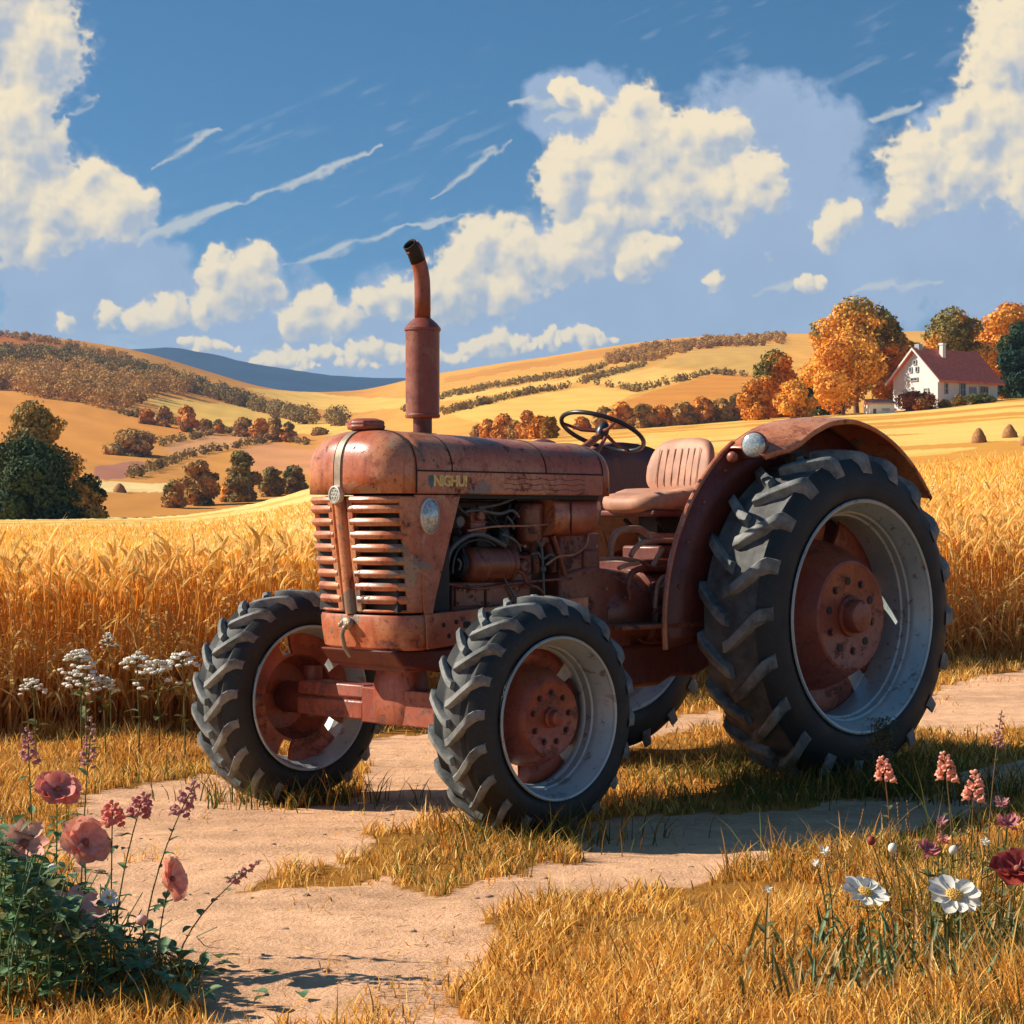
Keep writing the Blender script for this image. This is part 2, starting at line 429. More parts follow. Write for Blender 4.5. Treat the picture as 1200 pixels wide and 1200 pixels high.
    for (a, b), (c, d), r in streaks:
        dx, dy = c - a, d - b; L2 = dx * dx + dy * dy
        t_ = np.clip(((su - a) * dx + (sv - b) * dy) / L2, 0, 1)
        dist = np.hypot(su - a - t_ * dx, sv - b - t_ * dy)
        S = np.maximum(S, 1 - dist / (r * (0.5 + 0.9 * np.sin(np.pi * np.clip(t_, 0.05, 0.95)))))
    # fibrous cirrus along the streak direction
    al = (Ug * 0.91 - Vg * 0.40); ac = (Ug * 0.40 + Vg * 0.91)
    fib = fbm(al / 45, ac / 9, 90, 5)
    ds = sst(-0.1, 1.1, S + (fib - 0.5) * 2.6) * 0.8
    cir = sst(0.60, 0.82, fib) * sst(0.5, 0.7, n1(160, 91, 3)) * 0.22 * sst(330, 200, Vg)
    band = sst(385, 415, Vg + (n1(90, 93, 5, 0.16) - 0.5) * 60) * 0.80
    gr = cg * (0.93 + 0.14 * n1(40, 95)[..., None])
    a = np.zeros_like(C); col = np.zeros(C.shape + (3,))
    def over(al_, c_):
        nonlocal a, col
        al_ = np.clip(al_, 0, 1)
        na = al_ + a * (1 - al_)
        col = (c_ * al_[..., None] + col * (a * (1 - al_))[..., None]) / np.maximum(na, 1e-4)[..., None]; a = na
    over(band, s2l((196, 210, 222)) + 0 * col); over(cir, s2l((190, 200, 214)) + 0 * col)
    over(dg * 0.92, gr); over(ds, s2l((205, 208, 205)) + 0 * col); over(dens * 0.985, ccol)
    col = col / EXPK
    d = np.stack([(Ug - 600) / FOC, np.ones_like(Ug), (VH - Vg) / FOC], -1); d /= np.linalg.norm(d, axis=-1, keepdims=True)
    P = d * 15000 + np.array([0, 0, CH])
    idx = np.arange(a.size).reshape(a.shape)
    F = np.stack([idx[:-1, :-1], idx[1:, :-1], idx[1:, 1:], idx[:-1, 1:]], -1).reshape(-1, 4)
    # fade the shell out at its own far rim
    fade = sst(-1500, -1300, Ug) * sst(2700, 2500, Ug) * sst(-900, -700, Vg)
    a = a * fade
    keep = a[:-1, :-1] + a[1:, 1:] + a[1:, :-1] + a[:-1, 1:] > 0.004
    F = F[keep.ravel()]
    m = bpy.data.materials.new('cloud_vapour'); m.use_nodes = True; t = m.node_tree; t.nodes.clear()
    o = t.nodes.new('ShaderNodeOutputMaterial'); mx = t.nodes.new('ShaderNodeMixShader'); tr = t.nodes.new('ShaderNodeBsdfTransparent'); em = t.nodes.new('ShaderNodeEmission')
    at = t.nodes.new('ShaderNodeAttribute'); at.attribute_name = 'tint'
    t.links.new(at.outputs['Color'], em.inputs['Color']); t.links.new(at.outputs['Alpha'], mx.inputs[0])
    t.links.new(tr.outputs[0], mx.inputs[1]); t.links.new(em.outputs[0], mx.inputs[2]); t.links.new(mx.outputs[0], o.inputs['Surface'])
    m.cycles.emission_sampling = 'NONE'
    ob = np_mesh('clouds', P.reshape(-1, 3), F, m, True)
    ca = ob.data.color_attributes.new('tint', 'FLOAT_COLOR', 'POINT')
    c4 = np.concatenate([col, a[..., None]], -1).astype(np.float32); ca.data.foreach_set('color', c4.ravel())
    tag(ob, kind='structure')
build_clouds()
# ------------------------------------------------------------------ terrain
def smooth_interp(u, xs, ys):
    u = np.asarray(u, float)
    t = 0
    for k in (-24, -12, 0, 12, 24): t = t + np.interp(u + k, xs, ys)
    return t / 5
VN_X = [-600, 0, 180, 240, 355, 480, 560, 760, 900, 1050, 1200, 1800]
VN_Y = [606, 606, 603, 598, 577, 545, 519, 502, 490, 481, 465, 455]
VC_X = [-600, 0, 80, 160, 240, 300, 350, 400, 440, 480, 560, 640, 700, 800, 900, 1000, 1200, 1800]
VC_Y = [380, 391, 396, 410, 435, 452, 461, 462, 458, 446, 432, 420, 408, 397, 392, 388, 385, 385]
VB_X = [-600, 100, 160, 210, 300, 400, 480, 600, 900, 1800]
VB_Y = [430, 420, 413, 411, 428, 442, 448, 440, 445, 430]
def crest_d(u): return np.interp(u, [-600, 0, 350, 560, 1200, 1800], [85, 90, 112, 150, 175, 180])
def groundz(x, y):
    x = np.asarray(x, float); y = np.asarray(y, float)
    d = np.maximum(y, 5.0)
    u = np.clip(600 + FOC * x / d, -600, 1800)
    z_at = lambda v, dd: CH - (v - VH) * dd / FOC
    dc = crest_d(u); vn = smooth_interp(u, VN_X, VN_Y); vc = smooth_interp(u, VC_X, VC_Y); vb = smooth_interp(u, VB_X, VB_Y)
    crop = np.interp(u, [300, 560], [0.95, 0.0])
    zc = z_at(vn, dc) - crop
    d1 = dc * 1.35; z1 = z_at(vn, d1) - 2.5 - 0.006 * d1
    k = [np.full_like(d, 18.5), dc, dc * 1.10, d1, np.full_like(d, 330.), np.full_like(d, 520.), np.full_like(d, 760.),
         np.full_like(d, 1000.), np.full_like(d, 1500.), np.full_like(d, 2700.), np.full_like(d, 3600.), np.full_like(d, 6000.)]
    v2 = vn + (vc - vn) * 0.36; v3 = vn + (vc - vn) * 0.72
    zz = [0 * d, zc, zc - 0.3, z1, z_at(v2, 330.), z_at(v3, 520.), z_at(vc, 760.), z_at(vc + 14, 1000.), 18 + 0 * d, z_at(vb, 2700.), 60 + 0 * d, 0 * d]
    z = np.zeros_like(d)
    for i in range(len(k) - 1):
        t = (d - k[i]) / (k[i + 1] - k[i]); mk = (t >= 0) & (t < 1)
        s = t if i == 0 else t
        if i == 1: s = t * t
        if i in (2,): s = t * t * (3 - 2 * t)
        if i in (6, 7, 8): s = t * t * (3 - 2 * t)
        z = np.where(mk, zz[i] + (zz[i + 1] - zz[i]) * s, z)
    far = sst(120, 400, d)
    z = z + far * (fbm(x / 60, y / 60, 3, 3) - 0.5) * 3.0 * np.clip(d / 700, 0, 2)
    z = z + sst(1800, 2600, d) * (fbm(x / 260, y / 260, 5, 4) - 0.5) * 26
    # slight unevenness of the track
    near = 1 - sst(18, 40, d)
    z = z + near * ((fbm(x * 3.2, y * 6.5, 91, 4) - 0.5) * 0.032 - 0.028 * np.exp(-((y - 7.1 - 0.16 * x) / 0.16) ** 2) * 0)
    z = z + near * (fbm(x / 0.9, y / 0.9, 9, 3) - 0.5) * 0.035 - near * 0.004
    for wx, wy in ((0.117, 8.22), (-0.98, 9.315)):    # the front tyres have pressed into the track
        z = z - 0.026 * np.exp(-(((x - wx) / 0.42) ** 2 + ((y - wy) / 0.50) ** 2))
    return z
def uv_of(x, y, z):
    y = np.maximum(y, 0.5)
    return 600 + FOC * x / y, VH - FOC * (z - CH) / y
def gpt(u, v):
    """ground point under a photo pixel, flat near ground"""
    d = FOC * CH / (v - VH); return ((u - 600) / FOC * d, d)

# ground maps given as outlines on the ground (corner points read off the photo, turned into metres)
DIRT = [[(40, 1000), (90, 930), (250, 905), (330, 945), (420, 925), (560, 930), (560, 960), (470, 965), (395, 1000), (330, 1020), (300, 1040), (360, 1032), (420, 1022), (520, 1042), (640, 1020), (700, 1000), (760, 985), (930, 985), (955, 1000), (900, 1015), (830, 1035), (700, 1050), (620, 1068), (600, 1110), (560, 1200), (200, 1200), (150, 1100)],
        [(430, 868), (560, 855), (620, 880), (620, 925), (500, 930), (400, 925), (430, 900)],
        [(640, 870), (740, 850), (850, 828), (850, 852), (760, 868), (700, 890), (640, 900)],
        [(1040, 850), (1090, 812), (1150, 795), (1260, 772), (1500, 740), (1500, 800), (1260, 846), (1150, 862)],
        [(860, 955), (960, 938), (1060, 925), (1200, 890), (1400, 850), (1400, 900), (1200, 925), (1100, 950), (1020, 985), (930, 1000), (850, 985)],
        [(640, 975), (760, 955), (900, 955), (950, 975), (930, 1000), (700, 1010)]]
DIRTG = [[gpt(u, v) for u, v in p] for p in DIRT]
EDGE = [(-60, 11.0), (-3.2, 12.2), (-1.6, 12.8), (0.5, 15.5), (3.4, 18.3), (5.2, 19.5), (12, 24), (60, 40)]
def edge_y(x): return np.interp(x, [a for a, b in EDGE], [b for a, b in EDGE])
def dirt_mask(x, y):
    xw = x + (fbm(x * 2.2, y * 1.1, 21, 4) - 0.5) * 0.35; yw = y + (fbm(x * 1.6, y * 1.0, 33, 4) - 0.5) * 0.55
    xw = xw + (fbm(x * 9, y * 6, 41, 3) - 0.5) * 0.16; yw = yw + (fbm(x * 9, y * 6, 42, 3) - 0.5) * 0.22
    m = np.zeros(np.shape(x), bool)
    for p in DIRTG: m |= inpoly(xw, yw, p)
    return m
def Cc(r, g, b, k=1.0): return s2l((r, g, b)) * k
GOLD = Cc(225, 172, 82); ORNG = Cc(205, 128, 52)
def z3(p): return [(a / 3.0, 360 + b / 3.0) for a, b in p]
def z24(p): return [(400 + a / 2.4, 360 + b / 2.4) for a, b in p]
FIELDS = [
    (z3([(-900, 60), (0, 90), (250, 130), (450, 190), (700, 260), (900, 330), (650, 270), (450, 215), (150, 175), (-900, 165)]), Cc(172, 100, 42)),
    (z3([(-900, 190), (0, 200), (230, 205), (600, 265), (300, 255), (0, 240), (-900, 230)]), Cc(222, 160, 82)),
    (z3([(-900, 250), (0, 305), (420, 372), (640, 412), (740, 440), (560, 485), (330, 560), (0, 560), (-900, 540)]), Cc(212, 142, 62)),
    (z3([(490, 315), (850, 345), (1250, 425), (1420, 470), (1250, 455), (1050, 442), (830, 430), (700, 405), (540, 345)]), Cc(230, 184, 92)),
    (z3([(330, 560), (480, 543), (540, 560), (425, 602), (330, 606)]), Cc(176, 116, 92)),
    (z3([(560, 492), (760, 450), (930, 470), (720, 510), (620, 520)]), Cc(212, 152, 100)),
    (z3([(840, 505), (930, 478), (1100, 500), (1330, 545), (1200, 590), (1060, 585), (900, 580)]), Cc(206, 142, 92)),
    (z3([(340, 610), (600, 618), (590, 648), (350, 652)]), Cc(236, 205, 140)),
    (z3([(860, 285), (1100, 300), (1300, 318), (1560, 322), (1400, 352), (1250, 372), (1050, 350), (900, 305)]), Cc(228, 180, 92)),
    (z24([(285, 215), (480, 180), (740, 140), (1000, 95), (1000, 82), (740, 120), (480, 160), (285, 200)]), Cc(205, 140, 62)),
    (z24([(120, 272), (400, 235), (650, 198), (860, 160), (800, 190), (600, 218), (300, 265)]), Cc(232, 184, 96)),
    (z24([(280, 292), (500, 252), (700, 222), (830, 238), (760, 275), (640, 345), (560, 330), (400, 330)]), Cc(232, 182, 92)),
    (z24([(690, 212), (880, 170), (1040, 185), (850, 236)]), Cc(232, 184, 98)),
    (z24([(880, 160), (1000, 120), (1250, 105), (1250, 195), (1040, 182)]), Cc(205, 160, 84)),
    (z24([(850, 242), (1050, 190), (1250, 190), (1250, 300), (740, 300)]), Cc(206, 136, 58)),
]
def build_land():
    fr = np.concatenate([-np.geomspace(14, 0.34, 70)[:-1], np.linspace(-0.34, 0.34, 560), np.geomspace(0.34, 14, 70)[1:]])
    ys = np.concatenate([np.linspace(-7.5, 3, 12), np.linspace(3.4, 20, 420), np.geomspace(20, 3250, 580)[1:]])
    A, Yg = np.meshgrid(fr, ys)
    Xg = A * (Yg + 9.0) * np.where(np.abs(A) > 0.34, 1, 1)
    Xg = np.clip(Xg, -5000, 5000)
    Z = groundz(Xg, Yg)
    x, y, z = Xg.ravel(), Yg.ravel(), Z.ravel()
    u, v = uv_of(x, y, z)
    n = len(x)
    col = np.tile(GOLD, (n, 1)) * (0.92 + 0.16 * fbm(x / 8, y / 8, 4, 4))[:, None]
    # near zone
    near = y < 26
    soil = Cc(200, 134, 58) * 0.8; dirt = Cc(232, 182, 142) * 1.0
    g = np.where((fbm(x * 0.9, y * 0.9, 8, 4) > 0.52)[:, None], soil, soil * [0.75, 0.8, 0.8])
    col[near] = g[near]
    dm = dirt_mask(x, y) & (y < 26)
    kd = (0.80 + 0.30 * fbm(x * 1.4, y * 3.0, 12, 5)) * (1 - 0.16 * sst(0.52, 0.62, fbm(x * 1.2 + y * 0.3, y * 4.5, 13, 4)))
    col[dm] = (dirt[None, :] * kd[:, None])[dm]
    # under and beyond the wheat
    stub = (y >= 26) & (y < crest_d(np.clip(u, -600, 1800)) * 1.05)
    sw = fbm(x / 16 + y / 30, y / 9, 14, 4)
    c2 = np.where((sw > 0.56)[:, None], Cc(214, 150, 66), np.where((sw > 0.40)[:, None], Cc(232, 184, 92), Cc(238, 194, 108)))
    c2 = c2 * (0.93 + 0.14 * fbm(x / 1.5, y / 4, 19, 3))[:, None]
    # hay swaths on the rising stubble at the right
    swt = (np.sin((y * 0.55 + x * 0.42) * 0.42 + 3 * fbm(x / 20, y / 20, 44, 2)) > 0.55) & (fbm(x / 10, y / 10, 45, 3) > 0.45)
    c2 = np.where((swt & (u > 480))[:, None], Cc(212, 150, 66) * np.ones((n, 1)), c2)
    col[stub] = c2[stub]
    mid = (y >= crest_d(np.clip(u, -600, 1800)) * 1.05) & (y < 1300)
    cm = (Cc(206, 142, 66) + (Cc(218, 160, 76) - Cc(206, 142, 66)) * sst(380, 520, u)[:, None]) * (0.9 + 0.2 * fbm(x / 25, y / 25, 15, 3))[:, None]
    uw = u + (fbm(u / 18, v / 7, 50, 3) - 0.5) * 9; vw = v + (fbm(u / 14, v / 9, 51, 3) - 0.5) * 4
    for poly, c in FIELDS:
        k = inpoly(uw, vw, poly) & mid
        cm[k] = (c[None, :] * (0.92 + 0.16 * fbm(x / 18, y / 18, 16, 3))[:, None])[k]
    ang = np.floor(fbm(x / 160, y / 160, 71, 1) * 5) * 0.5 - 0.6     # drilled rows run their own way in every field
    rw = np.sin((x * np.cos(ang) + y * 0.35 * np.sin(ang)) * 2 * np.pi / 6.5 + 2 * fbm(x / 30, y / 30, 72, 2))
    cm = cm * (1 + (0.055 * rw + 0.07 * (fbm(x / 6, y / 14, 73, 4) - 0.5))[:, None])
    col[mid] = cm[mid]
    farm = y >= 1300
    cf_haze = np.array([0.014, 0.050, 0.115]) * (0.8 + 0.4 * fbm(x / 120, y / 120, 18, 4))[:, None]  # blue of distance haze put into the far ridge's base colour
    col[farm] = cf_haze[farm]
    R_, C_ = Xg.shape
    idx = np.arange(R_ * C_).reshape(R_, C_)
    F = np.stack([idx[:-1, :-1], idx[:-1, 1:], idx[1:, 1:], idx[1:, :-1]], -1).reshape(-1, 4)
    t = NT('earth_and_fields')
    at = t.n('ShaderNodeAttribute'); at.attribute_name = 'tint'
    nn = t.noise(9, 6, 0.65); n2 = t.noise(70, 4, 0.7); n3 = t.noise(0.5, 4, 0.6)
    k = t.math('ADD', t.math('MULTIPLY', nn, 0.5), t.math('MULTIPLY', n2, 0.5))
    c = t.mix(1.0, at.outputs['Color'], t.mix(t.ramp(k, 0.3, 0.7), (0.74, 0.72, 0.70), (1.2, 1.2, 1.2)), 'MULTIPLY')
    c = t.mix(t.ramp(n3, 0.35, 0.65, 0, 0.25), c, t.mix(1.0, c, (0.8, 0.78, 0.72), 'MULTIPLY'))
    t.setp(Base_Color=c, Roughness=0.95); t.b.inputs['Specular IOR Level'].default_value = 0.1
    t.bump(k, 0.7, 0.025)
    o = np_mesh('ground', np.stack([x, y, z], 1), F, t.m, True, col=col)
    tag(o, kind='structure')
build_land()
# ------------------------------------------------------------------ tractor
TX, TY, TH = -0.4415, 8.7645, 0.7714
TF = (-math.cos(TH), -math.sin(TH)); TLf = (math.sin(TH), -math.cos(TH))
tractor = empty('tractor', (TX, TY, 0), TH + math.pi)
tag(tractor, 'rusty faded red vintage tractor standing on the dirt track', 'tractor')
def T(u, v, y):
    """tractor point in the lengthwise plane y seen at a photo pixel (used only to read sizes off the photo)"""
    k = (u - 600) / FOC; a = TX + y * TLf[0]; b = TY + y * TLf[1]
    x = (k * b - a) / (TF[0] - k * TF[1]); d = b + x * TF[1]
    return (x, y, CH - (v - VH) * d / FOC)
def sgnpow(c, e): return math.copysign(abs(c) ** e, c)

# ---- wheels
def wheel(kind, pos, side):
    """side +1: the near (left) side of the tractor, outer face towards +y"""
    big = kind == 'rear'
    Rt = 0.78 if big else 0.476; w = 0.385 if big else 0.272; rr = 0.541 if big else 0.317
    hw = w / 2; lug = 0.033 if big else 0.021; Rc = Rt - lug
    s = side
    # dish (the part itself)
    mb = MB()
    if big:
        ro, rb = 0.475, 0.35; yo = hw - 0.16
        prof = [(0.0, hw - 0.075), (0.225, hw - 0.075), (0.245, hw - 0.068), (0.258, hw - 0.072), (0.275, hw - 0.10), (0.33, hw - 0.20), (0.352, hw - 0.26), (0.352, hw - 0.30)]
        back = [(0.352, hw - 0.30), (0.335, hw - 0.30), (0.31, hw - 0.20), (0.255, hw - 0.105), (0.0, hw - 0.105)]
        nar, aw0, aw1 = 6, 0.085, 0.055
        ya = hw - 0.265
    else:
        ro = 0.275; ya = hw - 0.17
        prof = [(0.0, hw - 0.045), (0.13, hw - 0.045), (0.142, hw - 0.040), (0.150, hw - 0.044), (0.165, hw - 0.065), (0.190, hw - 0.12), (0.198, hw - 0.165), (0.198, hw - 0.19)]
        back = [(0.198, hw - 0.19), (0.186, hw - 0.19), (0.175, hw - 0.12), (0.145, hw - 0.07), (0.0, hw - 0.07)]
        nar, aw0, aw1 = 5, 0.10, 0.075
    fl = lambda p: [(r, s * h) for r, h in p]
    mb.lathe(fl(prof), n=72); mb.lathe(fl(back), n=72)
    # webs from the drum to the rim with open gaps between
    rd = 0.345 if big else 0.19
    for k in range(nar):
        a = 2 * math.pi * (k + (0.25 if big else 0.5)) / nar
        span = (0.40 if big else 0.50)
        rows = []
        for q in range(9):
            b = a + span * (q / 8 * 2 - 1)
            edge = 1 - abs(q / 8 * 2 - 1)
            rows.append([(rd * math.cos(b), s * (ya - 0.01), rd * math.sin(b)), ((rd + ro) / 2 * math.cos(b), s * (ya + 0.012 * min(1, edge * 3)), (rd + ro) / 2 * math.sin(b)),
                         ((ro + 0.012) * math.cos(b), s * (ya - 0.005), (ro + 0.012) * math.sin(b))])
        mb.grid(rows); mb.grid([[(p[0], p[1] - s * 0.014, p[2]) for p in r_] for r_ in rows])
    # bolts
    nb, rbt = (10, 0.165) if big else (9, 0.098)
    for k in range(nb):
        a = 2 * math.pi * (k + 0.3) / nb; c = (rbt * math.cos(a), rbt * math.sin(a)); y0 = hw - (0.075 if big else 0.045)
        br = 0.019 if big else 0.0125
        mb.lathe([(0, s * (y0 + 0.004)), (br, s * (y0 + 0.004)), (br, s * (y0 - 0.004))], (c[0], 0, c[1]), n=12, m=1)
        if k % 2 or not big: mb.lathe([(0, s * (y0 + 0.013)), (br * 0.55, s * (y0 + 0.013)), (br * 0.6, s * (y0 + 0.003))], (c[0], 0, c[1]), n=6, m=2)
    hub_n = 'rear_wheel' if big else 'front_wheel'
    W = mb.build(hub_n, [M['paint2'], M['black'], M['paint3']], tractor, ang=35)
    W.location = pos
    # rim
    mb = MB(); e = rr
    p = [(e + 0.004, hw + 0.006), (e - 0.002, hw + 0.012), (e - 0.014, hw + 0.008), (e - 0.018, hw - 0.006), (e - 0.032, hw - 0.018), (e - 0.036, hw - 0.045), (e - 0.050, hw - 0.056), (e - 0.052, hw - 0.085), (e - 0.062, hw - 0.090), (e - 0.064, hw - 0.12), (e - 0.074, hw - 0.125), (e - 0.078, 0.0),
         (e - 0.074, -hw + 0.125), (e - 0.064, -hw + 0.12), (e - 0.052, -hw + 0.085), (e - 0.050, -hw + 0.056), (e - 0.036, -hw + 0.045), (e - 0.032, -hw + 0.018), (e - 0.018, -hw + 0.006), (e - 0.014, -hw - 0.008), (e - 0.002, -hw - 0.012), (e + 0.004, -hw - 0.006)]
    if not big: p = [(e - (e - r_) * 0.68, h) for r_, h in p]
    mb.lathe(fl(p), n=96)
    mb.build('rim', M['rim'], W, ang=50)
    # hub cap
    mb = MB(); y0 = hw - (0.075 if big else 0.045); r0 = 0.078 if big else 0.032; hh = 0.075 if big else 0.045
    mb.lathe(fl([(r0 * 1.25, y0 + 0.002), (r0 * 1.22, y0 + 0.012), (r0, y0 + 0.016), (r0, y0 + hh * 0.7), (r0 * 0.9, y0 + hh * 0.92), (r0 * 0.6, y0 + hh), (0, y0 + hh)]), n=24)
    mb.build('hub_cap', M['paint2'], W, ang=50)
    # tyre: carcass + chevron lugs in one mesh
    mb = MB(); H = Rc - rr
    half = [(rr - 0.004, hw - 0.012), (rr + 0.010, hw + 0.000), (rr + 0.03, hw + 0.006), (rr + H * 0.35, hw + 0.006), (rr + H * 0.62, hw - 0.004), (rr + H * 0.80, hw - 0.022), (rr + H * 0.92, hw - 0.045)]
    cr = [(Rc - 0.004 - 0.018 * (q / 4) ** 2, (hw - 0.075) * q / 4) for q in (4, 3, 2, 1, 0)]
    prof = [(r, h) for r, h in half] + cr + [(r, -h) for r, h in cr[::-1][1:]] + [(r, -h) for r, h in half[::-1]]
    mb.lathe(prof, n=128, m=0)
    # darker tread band material on crown faces
    L = len(prof); fi = 0
    for i in range(128):
        for q in range(L - 1):
            rmid = (prof[q][0] + prof[q + 1][0]) / 2
            if rmid > rr + H * 0.90: mb.M[i * (L - 1) + q] = 2
    hs_ = [h for r, h in prof]; 
    def carc(y):      # radius of carcass at lateral y on the crown side
        y = abs(y)
        pts = sorted([(h, r) for r, h in half[3:] + cr])
        return float(np.interp(y, [a for a, b in pts], [b for a, b in pts]))
    nl = 20 if big else 20
    delta = 0.205 if big else 0.26
    lw = 0.050 if big else 0.031
    for k in range(nl * 2):
        sd_ = 1 if k % 2 else -1
        a0 = math.pi * k / nl * 1.0
        rows = []
        S = [-0.05, 0.10, 0.3, 0.5, 0.7, 0.86, 0.96, 1.0]
        for j, q in enumerate(S):
            y = sd_ * (q * (hw - 0.008)); a = a0 + delta * (max(q, 0) ** 1.15)
            rb_ = carc(abs(y)) - 0.008 if q < 0.97 else rr + H * 0.60
            rt = Rt - 0.020 * max(q, 0) ** 2 if q < 0.9 else (Rt - 0.030 if q < 0.97 else Rc - 0.055)
            if q < 0: rt -= 0.002
            wid = lw * (1.0 + 0.15 * q) / Rt / 2; wb = wid * 1.35
            def P(r, aa, yy): return (r * math.cos(aa), yy, r * math.sin(aa))
            yt = y if q < 0.97 else sd_ * (hw + 0.002)
            rows.append([P(rb_, a - wb, yt), P(rt - 0.004, a - wid, yt), P(rt, a - wid * 0.75, yt), P(rt, a + wid * 0.75, yt), P(rt - 0.004, a + wid, yt), P(rb_, a + wb, yt)])
        mb.grid(rows, m=1)
        mb.add(rows[0], [(0, 1, 2, 3, 4, 5)], 1); mb.add(rows[-1], [(5, 4, 3, 2, 1, 0)], 1)
    if s < 0:
        pass
    mb.build('tyre', [M['rubber'], M['tread'], M['crown']], W, ang=38, fix=True)
    return W
wheel('front', (0, 0.758, 0.448), 1)
wheel('front', (0, -0.770, 0.438), -1)
wheel('rear', (-2.152, 0.560, 0.772), 1)
wheel('rear', (-2.152, -0.95, 0.772), -1)

# ---- hood: nose and bonnet share one rounded section
b0, zc0, hz = 0.290, 1.400, 0.185
xn = 0.200; an = 0.168
def section(x, b, h, zc, n=22):
    return [(x, b * sgnpow(math.cos(t_), 0.72), zc + h * sgnpow(math.sin(t_), 0.80)) for t_ in [math.pi * i / n for i in range(n + 1)]]
def nose_pt(th, ph):   # th -90..90 plan angle, ph 0..90
    c = math.cos(ph) ** 0.80; s_ = math.sin(ph) ** 0.72
    return (xn + an * sgnpow(math.cos(th), 0.74) * c, b0 * sgnpow(math.sin(th), 0.72) * c, zc0 + hz * s_)
mb = MB()
rows = []
for i in range(15):
    ph = math.pi / 2 * i / 14
    rows.append([nose_pt(-math.pi / 2 + math.pi * j / 36, ph) for j in range(37)])
mb.grid([[(p[0], p[1], 1.322) for p in rows[0]]] + rows)
hood = MB()
xs = [xn - 0.004, xn - 0.06, 0.02, -0.15, -0.35, -0.55, -0.75, -0.90]
def hood_h(x): return 0.185 - 0.028 * (xn - x) / 1.1
secs = [[(x, b0 + 0.0005, 1.322)] + section(x, b0, hood_h(x), zc0) + [(x, -b0 - 0.0005, 1.322)] for x in xs]
hh = hood_h(-0.90)
for i in range(1, 9):   # rounded rear end
    ph = math.pi / 2 * i / 8; k = math.cos(ph) ** 0.7
    secs.append([(-0.90 - 0.10 * math.sin(ph), b0 * (0.25 + 0.75 * k), 1.322)] + [(-0.90 - 0.10 * math.sin(ph), p[1] * (0.25 + 0.75 * k), zc0 + (p[2] - zc0) * k) for p in section(0, b0, hh, zc0)] + [(-0.90 - 0.10 * math.sin(ph), -b0 * (0.25 + 0.75 * k), 1.322)])
hood.grid(secs)
HOOD = hood.build('hood', M['paint'], tractor, solid=0.006, ang=45)
NOSE = mb.build('nose_cowl', M['paint'], tractor, solid=0.006, ang=45)
# joints and strips
def ribbon(name, pts, wv, th, mat, parent):   # pts: (p, outward normal)
    mb = MB(); rows = []
    for i, (p, nrm) in enumerate(pts):
        p = Vector(p); nrm = Vector(nrm).normalized()
        t_ = (Vector(pts[min(i + 1, len(pts) - 1)][0]) - Vector(pts[max(i - 1, 0)][0])).normalized()
        sdv = t_.cross(nrm).normalized() * wv / 2
        rows.append([p - sdv - nrm * 0.004, p - sdv + nrm * th, p + sdv + nrm * th, p + sdv - nrm * 0.004])
    mb.grid(rows); return mb.build(name, mat, parent, ang=30)
cx_ = xn
def outn(p): return (max(0, p[0] - cx_) * 1.1, p[1] * 0.8, (p[2] - zc0) * 1.2 if p[2] > zc0 else 0)
strip = [((xn + an + 0.0, 0, 1.335), (1, 0, 0))] + [(nose_pt(0, R(a)), (math.cos(R(a)) ** 0.9, 0, math.sin(R(a)) ** 1.1)) for a in range(0, 91, 5)] 
ribbon('centre_strip', strip, 0.038, 0.004, M['strip'], NOSE)
for yy in (-0.026, 0.026):
    ribbon('seam', [((p[0] - abs(yy) * 0.02, yy, p[2] - 0.0005), n_) for p, n_ in strip], 0.004, 0.0022, M['seam'], NOSE)
for xx in (xn, T(530, 540, b0)[0], T(640, 540, b0)[0], -0.885):
    sec = [(xx, b0, 1.325)] + section(xx, b0, hood_h(xx), zc0, 40) + [(xx, -b0, 1.325)]
    ribbon('seam', [(p, (0, p[1], max(0, p[2] - zc0) * 1.6)) for p in sec], 0.005, 0.0025, M['seam'], HOOD)
